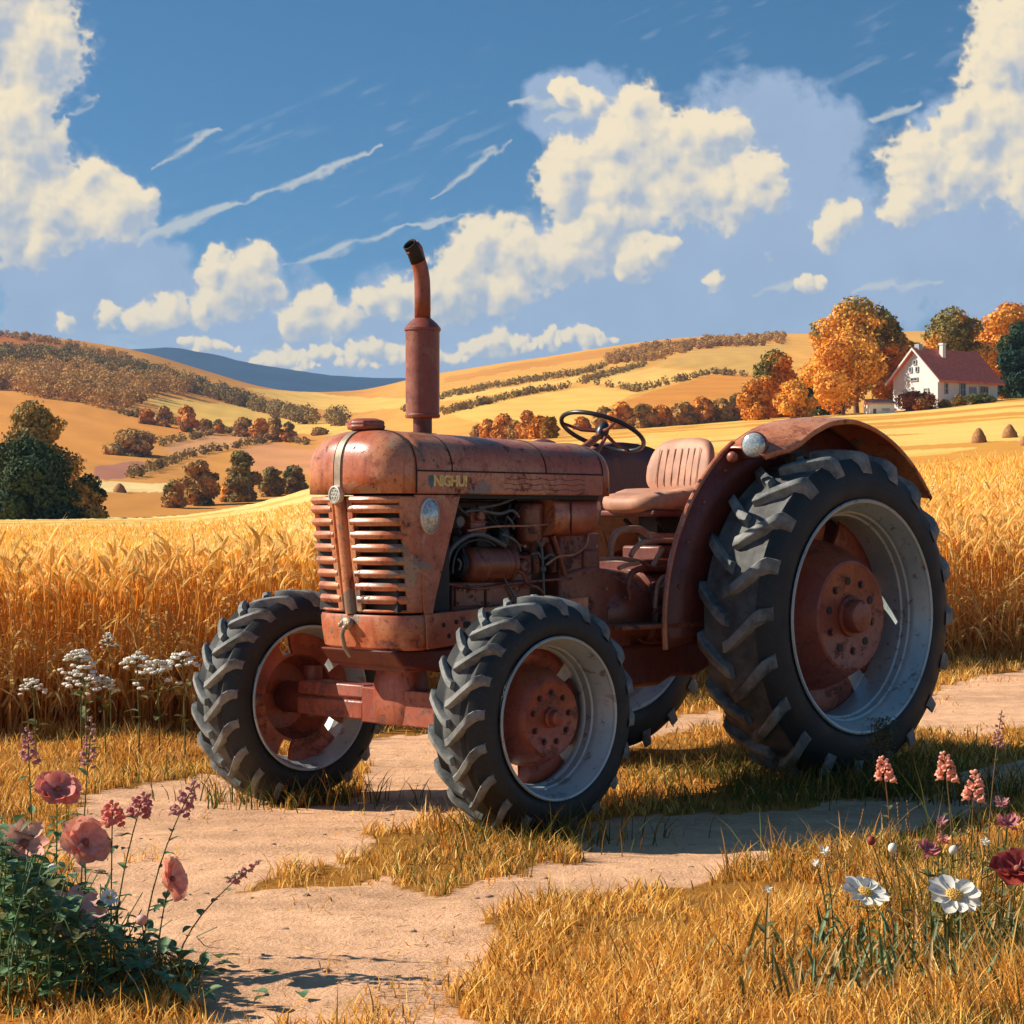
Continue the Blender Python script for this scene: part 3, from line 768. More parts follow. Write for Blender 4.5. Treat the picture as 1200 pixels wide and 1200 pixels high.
# side band with a raised lip
for s in (1, -1):
    mb = MB()
    mb.box((-0.885, s * b0 - 0.004, 1.324), (xn - 0.004, s * b0 + 0.004, 1.412)) if s > 0 else mb.box((-0.885, s * b0 - 0.004, 1.324), (xn - 0.004, s * b0 + 0.004, 1.412))
    mb.build('side_band', M['paint'], HOOD, bevel=0.003)
    mb = MB(); mb.box((-0.885, s * b0 - 0.005, 1.4125), (xn - 0.004, s * b0 + 0.0048, 1.417)); mb.build('seam', M['seam'], HOOD)
    # faint embossed wavy lines behind the lettering
    for kk in range(3):
        mb = MB(); mb.tube([(-0.29 - 0.03 * i, s * (b0 + 0.0035), 1.345 + 0.022 * kk + 0.004 * math.sin(i * 1.7 + kk)) for i in range(17)], 0.0022, 6)
        mb.build('embossed_line', M['paint2'], HOOD)
def letters(txt, u0, v0, u1, mat):
    p0 = T(u0, v0, b0 + 0.006); p1 = T(u1, v0, b0 + 0.006)
    cu = bpy.data.curves.new('lettering', 'FONT'); cu.body = txt; cu.size = 0.062; cu.extrude = 0.0015; cu.offset = 0.0022
    cu.space_character = 0.92
    o = bpy.data.objects.new('tmp', cu); link(o)
    bpy.context.view_layer.update()
    me = bpy.data.meshes.new_from_object(o.evaluated_get(bpy.context.evaluated_depsgraph_get()))
    bpy.data.objects.remove(o)
    co = np.zeros(len(me.vertices) * 3); me.vertices.foreach_get('co', co); co = co.reshape(-1, 3)
    w_ = co[:, 0].max() - co[:, 0].min(); x0 = co[:, 0].min()
    out = np.zeros_like(co)
    out[:, 0] = p0[0] - (co[:, 0] - x0) / w_ * (p0[0] - p1[0]); out[:, 1] = b0 + 0.005 + co[:, 2]; out[:, 2] = p0[2] + co[:, 1] * 0.98
    me.vertices.foreach_set('co', out.ravel()); me.materials.clear(); me.materials.append(mat); me.update()
    o = bpy.data.objects.new('lettering', me); link(o); o.parent = HOOD
letters('NIGHU!', 508.5, 569.0, 547.5, M['gold'])
mb = MB(); pc = T(505.5, 564.5, b0 + 0.004)
mb.prism([(pc[0] + 0.016, pc[2] + 0.018), (pc[0] + 0.010, pc[2] + 0.027), (pc[0] - 0.008, pc[2] + 0.024), (pc[0] - 0.016, pc[2] + 0.004), (pc[0] - 0.006, pc[2] - 0.02), (pc[0], pc[2] - 0.028), (pc[0] + 0.006, pc[2] - 0.016), (pc[0] + 0.014, pc[2] - 0.004)], 'Y', b0 + 0.002, b0 + 0.0065)
mb.build('shield_mark', M['bluechip'], HOOD)
# badge
mb = MB(); mb.lathe([(0, 0.010), (0.028, 0.010), (0.031, 0.006)], (xn + an + 0.006, 0, 1.318), 'X', 40, 0)
for k in range(7):
    a = k * 2 * math.pi / 6; rr_ = 0.017 if k < 6 else 0
    pts = [(xn + an + 0.017, rr_ * math.cos(a) + 0.007 * math.cos(b), 1.318 + rr_ * math.sin(a) + 0.007 * math.sin(b)) for b in [2 * math.pi * j / 14 for j in range(15)]]
    mb.tube(pts, 0.0016, 6, 1)
mb.lathe([(0.029, 0.009), (0.031, 0.015), (0.036, 0.014), (0.038, 0.004), (0.037, -0.01)], (xn + an + 0.006, 0, 1.318), 'X', 40, 1)
mb.build('badge', [M['badge'], M['badgerim']], NOSE, ang=50)
# radiator cap
mb = MB(); mb.lathe([(0.052, -0.02), (0.056, 0.006), (0.078, 0.012), (0.081, 0.022), (0.076, 0.031), (0.079, 0.036), (0.074, 0.046), (0.045, 0.056), (0, 0.058)], (0.215, 0, 1.575), 'Z', 9)
mb.build('radiator_cap', M['paint2'], tractor, ang=45, bevel=0.004)

# ---- exhaust
ex = -0.092
mb = MB(); mb.lathe([(0.040, -0.06), (0.040, 0.075)], (ex, 0, 1.585), 'Z', 32)
mb.lathe([(0.060, -0.022), (0.060, -0.006), (0.042, -0.004)], (ex, 0, 1.585), 'Z', 32)
EX = mb.build('exhaust_stack', M['paint3'], tractor)
mb = MB(); mb.lathe([(0.040, 0), (0.070, 0.0), (0.074, 0.006), (0.074, 0.012), (0.071, 0.016), (0.072, 0.362), (0.077, 0.367), (0.077, 0.376), (0.060, 0.398), (0.036, 0.418)], (ex, 0, 1.645), 'Z', 48)
mb.tube([(ex - 0.071, 0.012, 1.67), (ex - 0.071, 0.012, 2.03)], 0.003, 6)
mb.build('muffler', M['exh'] if 'exh' in M else M['paint2'], EX, ang=35)
P_ = [(ex, 0, 2.045), (ex, 0, 2.16), (ex + 0.002, 0, 2.22), (ex + 0.010, 0, 2.265), (ex + 0.024, 0, 2.300), (ex + 0.044, 0, 2.335), (ex + 0.066, 0, 2.362)]
mb = MB(); mb.tube(P_, [0.034, 0.034, 0.0335, 0.033, 0.032, 0.031, 0.030], 28, cap=False)
V = mb.V
for i in range(len(V)):      # slanted mouth
    if V[i][2] > 2.335: V[i] = (V[i][0] - 0.006, V[i][1], V[i][2] + (-(V[i][0] - (ex + 0.06)) * 0.35))
o = mb.build('tail_pipe', M['paint2'], EX, solid=0.003, ang=60)
mb = MB(); mb.tube(P_[4:] + [(ex + 0.074, 0, 2.369)], [0.0328, 0.032, 0.0312, 0.0310], 28, cap=False); mb.tube(P_[4:] + [(ex + 0.073, 0, 2.368)], [0.026, 0.026, 0.026, 0.0265], 28, cap=False); mb.build('sooty_mouth', M['black'], EX, solid=0.001)

# ---- grille
def go(t_, z, off=0.0):     # outline of the front, t_ -90..90
    k = (1.32 - z) / 0.62
    a = an - 0.003 - 0.020 * k + off; b = b0 - 0.006 - 0.012 * k + off
    return (xn - 0.062 * max(0, k) + a * sgnpow(math.cos(t_), 0.74), b * sgnpow(math.sin(t_), 0.72), z)
zt, zb = 1.312, 0.842
mb = MB()
nsl = 9; pit = (zt - zb) / nsl
def bar(z0, z1, t0, t1, dep=0.0, n=26, r=0.006):
    rows = []
    for i in range(n + 1):
        t_ = t0 + (t1 - t0) * i / n
        rows.append([go(t_, z0, -0.03), go(t_, z0, dep - r), go(t_, z0 + r, dep), go(t_, (z0 + z1) / 2, dep + 0.004), go(t_, z1 - r, dep), go(t_, z1, dep - r), go(t_, z1, -0.03)])
    mb.grid(rows)
    for rw in (rows[0], rows[-1]): mb.add(rw, [tuple(range(len(rw)))])
for i in range(nsl + 1):
    z0 = zb + i * pit - 0.0165; z1 = z0 + 0.033
    if i == 0: z0, z1 = zb, zb + 0.012
    if i == nsl: z0, z1 = zt - 0.030, zt
    for s in (1, -1): bar(z0, z1, s * R(6), s * R(71), 0.003 if 0 < i < nsl else 0.0)
for s in (1, -1):
    bar(zb, zt, s * R(69), s * R(90), 0.001, 12)
    bar(zb, zt, s * R(4.5), s * R(9), 0.0, 4)
G = mb.build('grille', M['paint'], tractor, ang=32)
mb = MB(); rows = []
for i in range(14):
    z = 0.835 + (1.30 - 0.835) * i / 13
    c = go(0, z, 0.0)
    rows.append([(c[0] - 0.012, 0.026, z), (c[0] + 0.010, 0.020, z), (c[0] + 0.018, 0.008, z), (c[0] + 0.018, -0.008, z), (c[0] + 0.010, -0.020, z), (c[0] - 0.012, -0.026, z)])
mb.grid(rows); mb.build('centre_bar', M['paint'], G, ang=35)
mb = MB(); mb.box((-0.02, -0.245, 0.845), (0.262, 0.245, 1.31)); mb.build('radiator', M['black'], tractor)

# ---- lower pan (front apron) running back as frame rails
mb = MB(); rows = []
for t_, zz_ in ((0, 0), (0, 1)): pass
prof = [(0.694, -0.030), (0.690, -0.006), (0.700, 0.006), (0.760, 0.010), (0.820, 0.010), (0.832, 0.004), (0.834, -0.030)]
for i in range(41):
    t_ = -math.pi / 2 + math.pi * i / 40
    rows.append([go(t_, z, off) for z, off in prof])
AP = mb.grid(rows).build('front_apron', M['paint'], tractor, solid=0.006, ang=35)
for s in (1, -1):
    mb = MB()
    ya, yb = (0.255, 0.287) if s > 0 else (-0.287, -0.255)
    mb.prism([(xn - 0.064, 0.694), (xn - 0.052, 0.836), (-0.80, 0.885), (-0.80, 0.77)], 'Y', ya, yb)
    mb.box((-0.10, min(ya, yb) - 0.002, 0.775), (-0.06, max(ya, yb) + 0.004, 0.80), 1)
    for hx, hz_ in ((0.05, 0.79), (-0.02, 0.80), (0.02, 0.745)):
        mb.lathe([(0, 0.0035), (0.011, 0.0035), (0.011, 0)], (hx, yb if s > 0 else ya, hz_), 'Y', 8, 1)
    mb.build('frame_rail', [M['paint'], M['black']], tractor, bevel=0.005)
# tow hook at the front of the pan
c = go(0, 0.79, 0.02)
mb = MB(); mb.ball((c[0] + 0.004, 0.0, 0.798), (0.018, 0.036, 0.026), 8)
mb.tube([(c[0] + 0.010, -0.01, 0.79), (c[0] + 0.018, -0.015, 0.75), (c[0] + 0.0, -0.02, 0.70), (c[0] - 0.03, -0.02, 0.66)], 0.009, 8)
for k in range(5): mb.ball((c[0] + 0.016, -0.028 + 0.014 * k, 0.790 + 0.012 * math.sin(k * 2.2)), 0.011, 6)
mb.build('tow_hook', M['strip'], AP)

# ---- side panels with the opening behind them
for s in (1, -1):
    mb = MB(); ya, yb = sorted((s * (b0 - 0.016), s * (b0 - 0.006)))
    mb.prism([(xn - 0.050, 0.838), (xn + 0.004, 1.318)] + [(T(u_, v_, b0)[0], z_) for u_, v_, z_ in ((541, 577, 1.318), (533, 610, 1.20), (521, 660, 1.03), (512, 700, 0.90), (509, 717, 0.838))], 'Y', ya, yb)
    SP = mb.build('side_panel', M['paint'], tractor, bevel=0.003)
    if True:
        lx, lz = T(504, 605, b0)[0], T(504, 605, b0)[2]
        mb = MB(); yy = s * (b0 - 0.006)
        V = []; prof = [(1.12, -0.004), (1.12, 0.008), (1.0, 0.012)]
        mb2 = MB(); mb2.lathe([(1.0, s * 0.009), (0.85, s * 0.020), (0.5, s * 0.028), (0, s * 0.030)], (0, 0, 0), 'Y', 32); mb2.V = [(lx + p[0] * 0.047, yy + p[1], lz + p[2] * 0.066) for p in mb2.V]
        mb.lathe([(a_, s * b_) for a_, b_ in prof], (0, 0, 0), 'Y', 32); mb.V = [(lx + p[0] * 0.047, yy + p[1], lz + p[2] * 0.066) for p in mb.V]
        LP = mb.build('side_lamp', M['badgerim'], SP); LP['label'] = 'oval pale side lamp'
        mb2.build('lens', M['lens'], LP, ang=60)

# ---- engine
mb = MB(); mb.box((-0.88, -0.270, 1.305), (0.06, 0.270, 1.330)); mb.build('bay_top_blackout', M['black'], tractor)  # added black sheet closing the bay top to keep the opening dark
mb = MB(); mb.box((-0.80, -0.262, 0.86), (0.04, -0.250, 1.285)); mb.build('bay_side_blackout', M['black'], tractor)  # black liner added on the far side so the opening reads as deep shade
mb = MB(); mb.box((-0.78, -0.13, 0.66), (-0.05, 0.10, 1.22)); mb.box((-0.60, -0.11, 1.20), (-0.12, 0.07, 1.30)); mb.box((-0.74, -0.15, 0.58), (-0.10, 0.13, 0.74))
for i in range(4):
    x = -0.18 - 0.14 * i; mb.box((x - 0.045, 0.09, 1.08), (x + 0.045, 0.14, 1.16))
mb.build('engine_block', M['eng'] if 'eng' in M else M['black'], tractor, bevel=0.012)
def tub(name, pts, r, mat, y=0.2, n=10, dy=None):
    mb = MB(); P = []
    for i, q in enumerate(pts):
        yy = q[2] if len(q) > 2 else y
        P.append(T(q[0], q[1], yy))
    # smooth
    Q = []
    for i in range(len(P) - 1):
        p0 = Vector(P[max(i - 1, 0)]); p1 = Vector(P[i]); p2 = Vector(P[i + 1]); p3 = Vector(P[min(i + 2, len(P) - 1)])
        for j in range(5):
            t_ = j / 5
            Q.append(0.5 * ((2 * p1) + (-p0 + p2) * t_ + (2 * p0 - 5 * p1 + 4 * p2 - p3) * t_ ** 2 + (-p0 + 3 * p1 - 3 * p2 + p3) * t_ ** 3))
    Q.append(Vector(P[-1]))
    mb.tube(Q, r, n); return mb.build(name, mat, tractor)
# starter / generator drum lying lengthwise
c = T(574, 661, 0.19); c2 = T(540, 662, 0.19)
mb = MB(); xa = T(543, 660, 0.19)[0]; xb = T(600, 660, 0.19)[0]; zq = c[2]
rdm = 0.072
mb.lathe([(0, 0), (0.045, 0.0), (0.062, 0.008), (rdm, 0.02), (rdm, 0.085), (rdm + 0.004, 0.088), (rdm + 0.004, 0.096), (rdm, 0.10), (rdm, xa - xb - 0.08), (rdm + 0.005, xa - xb - 0.076), (rdm + 0.005, xa - xb - 0.062), (rdm, xa - xb - 0.058),
          (rdm, xa - xb - 0.046), (rdm + 0.005, xa - xb - 0.042), (rdm + 0.005, xa - xb - 0.028), (rdm - 0.01, xa - xb - 0.02), (rdm - 0.02, xa - xb), (0, xa - xb)], (xb, 0.19, zq), 'X', 32)
# lathe runs backwards along x; flip so that the domed end faces forward
mb.V = [(xa + xb - p[0], p[1], p[2]) for p in mb.V]
mb.build('generator', M['engp'], tractor, ang=35)
mb = MB(); p = T(528, 664, 0.19); mb.lathe([(0, 0.0), (0.05, 0.0), (0.056, 0.006), (0.05, 0.018), (0.05, 0.03), (0, 0.03)], (xa + 0.012, 0.19, zq), 'X', 24); mb.build('pulley', M['black'], tractor)
p = T(624, 612, 0.19)
mb = MB(); mb.lathe([(0, -0.092), (0.045, -0.092), (0.057, -0.080), (0.060, -0.06), (0.060, 0.055), (0.063, 0.058), (0.063, 0.068), (0.056, 0.080), (0.02, 0.092), (0, 0.092)], (p[0], 0.17, p[2]), 'Z', 28); mb.build('oil_filter', M['engp'], tractor, ang=35)
p = T(557, 610, 0.20)
mb = MB(); mb.box((p[0] - 0.045, 0.16, p[2] - 0.055), (p[0] + 0.040, 0.215, p[2] + 0.055)); mb.lathe([(0, 0.02), (0.02, 0.02), (0.02, 0)], (p[0], 0.215, p[2] + 0.02), 'Y', 12)
for k in range(3): mb.box((p[0] - 0.05, 0.155, p[2] - 0.045 + 0.035 * k), (p[0] + 0.045, 0.22, p[2] - 0.035 + 0.035 * k))
mb.build('carburettor', M['engp'], tractor, bevel=0.004)
p = T(538, 611, 0.2); mb = MB(); mb.lathe([(0, 0.05), (0.022, 0.05), (0.028, 0.04), (0.028, 0)], (p[0], 0.16, p[2]), 'Y', 16); mb.build('fan_hub', M['hose'], tractor)
# sump and side covers below the generator
p0 = T(530, 715, 0.2); p1 = T(622, 680, 0.2)
mb = MB(); mb.box((p1[0], 0.10, p0[2] - 0.03), (p0[0], 0.20, p1[2])); mb.build('crankcase', M['engp'], tractor, bevel=0.008)
for ua, ub in ((533, 566), (569, 603)):
    a = T(ua, 711, 0.205); b = T(ub, 683, 0.205)
    mb = MB(); mb.box((b[0], 0.195, a[2] + 0.0), (a[0], 0.212, b[2] - 0.01))
    for sx in (a[0] - 0.012, b[0] + 0.012):
        for sz in (a[2] + 0.014, b[2] - 0.024): mb.lathe([(0, 0.007), (0.006, 0.007), (0.006, 0)], (sx, 0.212, sz), 'Y', 6)
    mb.build('crankcase_cover', M['engp'], tractor, bevel=0.004)
p = T(612, 655, 0.18); mb = MB(); mb.box((p[0] - 0.07, 0.08, p[2] - 0.13), (p[0] + 0.05, 0.17, p[2] + 0.02)); mb.lathe([(0, 0.03), (0.03, 0.03), (0.034, 0)], (p[0], 0.17, p[2] - 0.03), 'Y', 18); mb.build('pump_housing', M['engp'], tractor, bevel=0.01)
p = T(660, 655, 0.16); mb = MB(); mb.lathe([(0.13, -0.02), (0.165, -0.01), (0.172, 0.0), (0.165, 0.012), (0.13, 0.02)], (p[0], 0.0, p[2] - 0.03), 'X', 40); mb.build('flywheel_rim', M['engp'], tractor)
H_ = M['hose']; K_ = M['blackplastic']
for pts, r, mt in [([(512, 708), (520, 705), (524, 690), (523, 670), (528, 645), (545, 630), (562, 626), (578, 632), (592, 640)], 0.010, H_),
                   ([(530, 672), (532, 655), (540, 640), (556, 633), (570, 634), (580, 640)], 0.006, K_),
                   ([(545, 600), (560, 598), (585, 602), (600, 598), (608, 606)], 0.007, H_), ([(560, 595), (580, 592), (598, 586), (606, 580)], 0.006, H_),
                   ([(588, 626), (598, 630), (606, 636), (610, 646)], 0.006, H_), ([(646, 580), (645, 595), (648, 610), (644, 625)], 0.008, H_),
                   ([(628, 634), (634, 640), (636, 660), (637, 690), (638, 700)], 0.006, H_), ([(622, 650), (630, 648), (636, 655), (644, 650), (650, 652)], 0.006, H_),
                   ([(525, 684), (560, 690), (600, 684), (640, 680), (670, 678)], 0.006, M['engp']), ([(590, 676), (594, 684), (600, 694), (604, 702)], 0.005, H_),
                   ([(536, 655), (540, 660), (538, 668)], 0.005, H_), ([(534, 590), (540, 598), (548, 604)], 0.009, K_), ([(594, 605), (600, 612), (602, 620)], 0.005, H_),
                   ([(648, 628), (655, 650), (662, 675)], 0.012, M['engp'])]:
    tub('engine_hose', pts, r, mt, 0.225)
p = T(636, 667, 0.23); mb = MB(); mb.ball(p, 0.016, 8); mb.build('valve', H_, tractor)
# more small engine gear
mb = MB(); a = T(600, 600, 0.12); mb.box((a[0] - 0.22, 0.06, 1.10), (a[0] + 0.16, 0.13, 1.145)); 
for k in range(4):
    xk = a[0] + 0.11 - 0.105 * k; mb.tube([(xk, 0.08, 1.12), (xk, 0.13, 1.10), (xk - 0.005, 0.155, 1.04), (xk - 0.01, 0.150, 0.99)], 0.020, 10)
mb.build('exhaust_manifold', M['engp'], tractor, bevel=0.004)
mb = MB(); a = T(590, 628, 0.16); mb.lathe([(0, 0.055), (0.020, 0.055), (0.030, 0.040), (0.034, 0.015), (0.034, -0.03), (0, -0.03)], (a[0], 0.15, a[2]), 'Z', 18); mb.build('distributor', M['blackplastic'], tractor)
for k, (ua, va) in enumerate(((556, 588), (572, 588), (598, 590), (612, 592))):
    tub('plug_lead', [(589, 622), ((589 + ua) / 2, 606 + 3 * (k % 2)), (ua, va)], 0.0045, K_, 0.19)
mb = MB(); a = T(528, 664, 0.19); b = T(520, 604, 0.16)
for off in (-0.05, 0.05): mb.tube([(xa + 0.028, 0.19 + off, zq), (xa + 0.028, 0.10 + off * 1.2, b[2] + 0.02)], 0.006, 6)
mb.tube([(xa + 0.028, 0.19 - 0.05, zq), (xa + 0.028, 0.19, zq - 0.052), (xa + 0.028, 0.19 + 0.05, zq)], 0.006, 6); mb.build('fan_belt', K_, tractor)
for k, (ua, va) in enumerate(((545, 692), (556, 707), (580, 693), (596, 706), (616, 640), (606, 690), (640, 700), (652, 640), (700, 640), (712, 690), (735, 700))):
    a = T(ua, va, 0.215); mb = MB(); mb.lathe([(0, 0.008), (0.007, 0.008), (0.008, 0)], (a[0], 0.205, a[2]), 'Y', 6); mb.build('bolt', M['lever'], tractor)
tub('fuel_line', [(690, 625), (686, 640), (672, 650), (655, 652), (640, 662)], 0.005, M['lever'], 0.235)
tub('throttle_rod', [(548, 622), (580, 617), (620, 616), (668, 612)], 0.0045, M['lever'], 0.235)
tub('oil_pipe', [(600, 668), (612, 672), (618, 684), (632, 690), (640, 702)], 0.007, M['engp'], 0.235)

# ---- fuel tank, cowl behind the engine
mb = MB(); rows = []
for x, k in ((-0.60, 0.0), (-0.605, 1), (-0.70, 1), (-0.86, 1), (-0.93, 0.86), (-0.985, 0.55), (-0.995, 0.0)):
    zb_ = 1.145 if x > -0.87 else 1.145 + (-(x + 0.87)) * 0.9
    w_ = (b0 - 0.012) * (k if k not in (0.0,) else 0.0)
    ring = []
    for i in range(20):
        a = 2 * math.pi * i / 20
        ring.append((x, w_ * sgnpow(math.cos(a), 0.45), (1.318 + zb_) / 2 + (1.318 - zb_) / 2 * sgnpow(math.sin(a), 0.45)))
    rows.append(ring)
mb.grid(rows, closed=True); TK = mb.build('fuel_tank', M['paint'], tractor, ang=50)
ribbon('seam', [((-0.70, b0 - 0.0115, z), (0, 1, 0)) for z in (1.16, 1.2, 1.25, 1.30)], 0.005, 0.002, M['seam'], TK)
# ---- bell housing, gearbox, final drive
mb = MB(); mb.box((-1.00, -0.16, 0.90), (-0.74, 0.17, 1.16)); mb.box((-0.97, 0.16, 1.00), (-0.88, 0.185, 1.09))
mb.prism([(-0.72, 0.60), (-0.72, 0.98), (-0.95, 1.02), (-1.18, 0.93), (-1.18, 0.60)], 'Y', -0.2, 0.19)
mb.build('bell_housing', M['engp'], tractor, bevel=0.015)
mb = MB(); mb.lathe([(0.10, 0), (0.175, -0.02), (0.19, -0.06), (0.20, -0.15), (0.195, -0.30), (0.215, -0.31), (0.215, -0.34), (0.20, -0.35), (0.205, -0.55), (0.225, -0.56), (0.225, -0.60), (0.20, -0.62), (0.21, -0.90), (0.23, -1.10), (0.16, -1.2), (0, -1.2)], (-1.0, 0.02, 0.80), 'X', 40)
for k in range(10):
    a = k * 0.63; mb.ball((-1.325, 0.02 + 0.217 * math.cos(a), 0.80 + 0.217 * math.sin(a)), 0.012, 5); mb.ball((-1.58, 0.02 + 0.228 * math.cos(a), 0.80 + 0.228 * math.sin(a)), 0.012, 5)
mb.build('gearbox', M['engp'], tractor, ang=30)
mb = MB()
mb.prism([(-1.00, 0.66), (-1.62, 0.66), (-1.85, 0.58), (-1.62, 0.50), (-1.45, 0.50), (-1.36, 0.465), (-1.10, 0.46), (-1.00, 0.50)], 'Y', -0.16, 0.20)
mb.build('oil_sump', M['paint3'], tractor, bevel=0.02)
mb = MB(); mb.lathe([(0.10, -0.95), (0.11, -0.4), (0.15, -0.28), (0.17, -0.2), (0.17, 0.2), (0.15, 0.28), (0.11, 0.38), (0.10, 0.44)], (-2.152, 0, 0.772), 'Y', 32); mb.build('rear_axle_housing', M['paint3'], tractor)
mb = MB(); mb.box((-1.90, -0.16, 0.98), (-1.30, 0.16, 1.04)); mb.box((-1.85, -0.12, 1.03), (-1.45, 0.12, 1.10)); mb.build('hydraulic_cover', M['paint3'], tractor, bevel=0.012)
# foot plate
for s in (1,):
    mb = MB(); a = T(723, 733, 0.33); b = T(800, 737, 0.33)
    mb.box((-1.60, 0.20, a[2] - 0.022), (a[0], 0.36, a[2])); mb.build('foot_plate', M['engp'], tractor, bevel=0.006)
    mb = MB(); mb.box((-1.60, -0.36, a[2] - 0.022), (a[0], -0.20, a[2])); mb.build('foot_plate', M['engp'], tractor, bevel=0.006)
# brackets, pedals, levers
PM = M['lever'] if 'lever' in M else M['seat']
for nm, pts, r, y in [('pedal_arm', [(715, 652), (718, 632), (727, 622), (748, 620), (765, 628), (800, 628)], 0.016, 0.12), ('pedal_arm', [(739, 652), (745, 642), (760, 634), (800, 634)], 0.012, 0.24),
                      ('gear_lever', [(765, 664), (771, 652), (777, 643)], 0.012, 0.26), ('link_rod', [(754, 658), (765, 665), (780, 664), (797, 661)], 0.007, 0.27), ('link_rod', [(777, 640), (786, 648), (797, 656)], 0.004, 0.27),
                      ('brake_pipe', [(768, 712), (770, 690), (775, 678), (786, 674), (796, 678)], 0.010, 0.29), ('brake_pipe', [(765, 720), (775, 712), (790, 713)], 0.007, 0.29), ('brake_pipe', [(738, 702), (736, 685), (740, 672), (752, 666), (764, 664)], 0.014, 0.23),
                      ('link_rod', [(707, 622), (711, 636), (714, 652)], 0.004, 0.1), ('link_rod', [(725, 666), (735, 662), (748, 660)], 0.010, 0.24), ('link_rod', [(784, 663), (789, 672), (794, 680)], 0.006, 0.27),
                      ('link_rod', [(700, 655), (730, 655), (760, 660)], 0.010, 0.14), ('link_rod', [(748, 748), (756, 753), (775, 752), (785, 746)], 0.005, 0.22)]:
    tub(nm, pts, r, PM if nm in ('gear_lever',) or r in (0.012, 0.010, 0.016) else M['engp'], y)
p = T(762, 628, 0.24); mb = MB(); mb.ball(p, 0.018, 8); mb.build('pivot_knob', PM, tractor)
p = T(785, 692, 0.26); mb = MB(); mb.lathe([(0, 0.05), (0.05, 0.05), (0.058, 0.04), (0.058, 0.0), (0.045, 0)], (p[0] - 0.02, 0.22, p[2]), 'Y', 20); mb.lathe([(0, 0.03), (0.03, 0.03), (0.036, 0.0)], (p[0], 0.22, p[2] - 0.13), 'Y', 20); mb.build('brake_drum', M['engp'], tractor, ang=35)

# ---- seat
mb = MB(); cxs, czs = -1.545, 1.30
rows = []
for i in range(13):
    ph = -math.pi / 2 + math.pi * i / 12
    k = math.cos(ph) ** 0.45 if abs(math.cos(ph)) > 1e-6 else 0.0; z = 0.048 * sgnpow(math.sin(ph), 0.6)
    ring = []
    for j in range(40):
        a = 2 * math.pi * j / 40
        x = 0.235 * sgnpow(math.cos(a), 0.6) * k; y = 0.215 * sgnpow(math.sin(a), 0.6) * k * (1 - 0.12 * (x / 0.235 > 0.3))
        lift = 0.018 * (abs(y) / 0.2) ** 2 + (0.012 if x < 0 else 0) - 0.05 * x
        ring.append((cxs + x, y, czs + z + lift))
    rows.append(ring)
mb.grid(rows, closed=True); SC = mb.build('seat_cushion', M['seat'], tractor, ang=70)
mb = MB(); mb.box((cxs - 0.20, -0.17, czs - 0.065), (cxs + 0.19, 0.17, czs - 0.035)); mb.build('seat_pan', M['paint3'], SC, bevel=0.01)
mb = MB(); rows = []
for i in range(11):
    ph = -math.pi / 2 + math.pi * i / 10; k = max(math.cos(ph), 0) ** 0.4; d = 0.040 * sgnpow(math.sin(ph), 0.7)
    ring = []
    for j in range(48):
        a = 2 * math.pi * j / 48
        y = 0.200 * sgnpow(math.cos(a), 0.55) * k; z = 0.135 * sgnpow(math.sin(a), 0.6) * k
        y *= 1 - 0.14 * (z / 0.135 if z > 0 else 0)
        flute = 0.0 * math.cos(y * 2 * math.pi / 0.05) * (1 if (d > 0 and abs(y) < 0.14 and abs(z) < 0.10) else 0)
        ring.append((-1.765 + d + flute + 0.20 * (y / 0.2) ** 2 * 0.18 - 0.22 * z, y, 1.475 + z))
    rows.append(ring)
mb.grid(rows, closed=True)
# centre surface of the back with vertical flutes
SB = mb.build('seat_back', M['seat'], tractor, ang=75)
for k in range(-3, 4):
    yy = k * 0.042; mb = MB()
    x0 = -1.765 + 0.0425 + 0.036 * (yy / 0.2) ** 2
    mb.tube([(x0 + 0.22 * 0.09, yy, 1.475 - 0.09), (x0, yy, 1.475), (x0 - 0.22 * 0.085, yy, 1.475 + 0.085)], 0.0022, 6); mb.build('piping', M['seat'], SB)
mb = MB(); mb.box((-1.66, -0.06, 1.10), (-1.50, 0.06, 1.25)); mb.tube([(-1.45, 0.1, 1.22), (-1.60, 0.1, 1.12), (-1.72, 0.1, 1.22)], 0.012); mb.tube([(-1.45, -0.1, 1.22), (-1.60, -0.1, 1.12), (-1.72, -0.1, 1.22)], 0.012)
mb.tube([(-1.80, 0.0, 1.26), (-1.86, 0, 1.34), (-1.84, 0, 1.45)], 0.014)
mb.build('seat_bracket', M['black'], tractor, bevel=0.006)

# ---- steering wheel
SW = Vector(T(706, 506, 0.0)); sr = 0.196
tilt = 25.0
nx = Vector((-math.sin(R(tilt)), 0, math.cos(R(tilt))))
# disc rises towards the front
e1 = Vector((math.cos(R(tilt)), 0, math.sin(R(tilt)))); e2 = Vector((0, 1, 0)); nz = e1.cross(e2)
mb = MB(); V0 = []; n1, n2 = 64, 10
rows = []
for i in range(n1):
    a = 2 * math.pi * i / n1; c = SW + sr * (math.cos(a) * e1 + math.sin(a) * e2); o_ = (math.cos(a) * e1 + math.sin(a) * e2)
    rows.append([c + 0.0105 * (math.cos(b) * o_ + math.sin(b) * nz) for b in [2 * math.pi * j / n2 for j in range(n2)]])
rows.append(rows[0]); mb.grid(rows, closed=True)
ST = mb.build('steering_wheel', M['blackplastic'], tractor, ang=70)
mb = MB()
for a in (R(60), R(180), R(300)):
    mb.tube([SW - nz * 0.0 + 0.02 * (math.cos(a) * e1 + math.sin(a) * e2), SW - nz * 0.012 + sr * 0.5 * (math.cos(a) * e1 + math.sin(a) * e2), SW + (sr - 0.006) * (math.cos(a) * e1 + math.sin(a) * e2)], [0.009, 0.008, 0.007], 8)
mb.build('spokes', M['paint3'], ST)
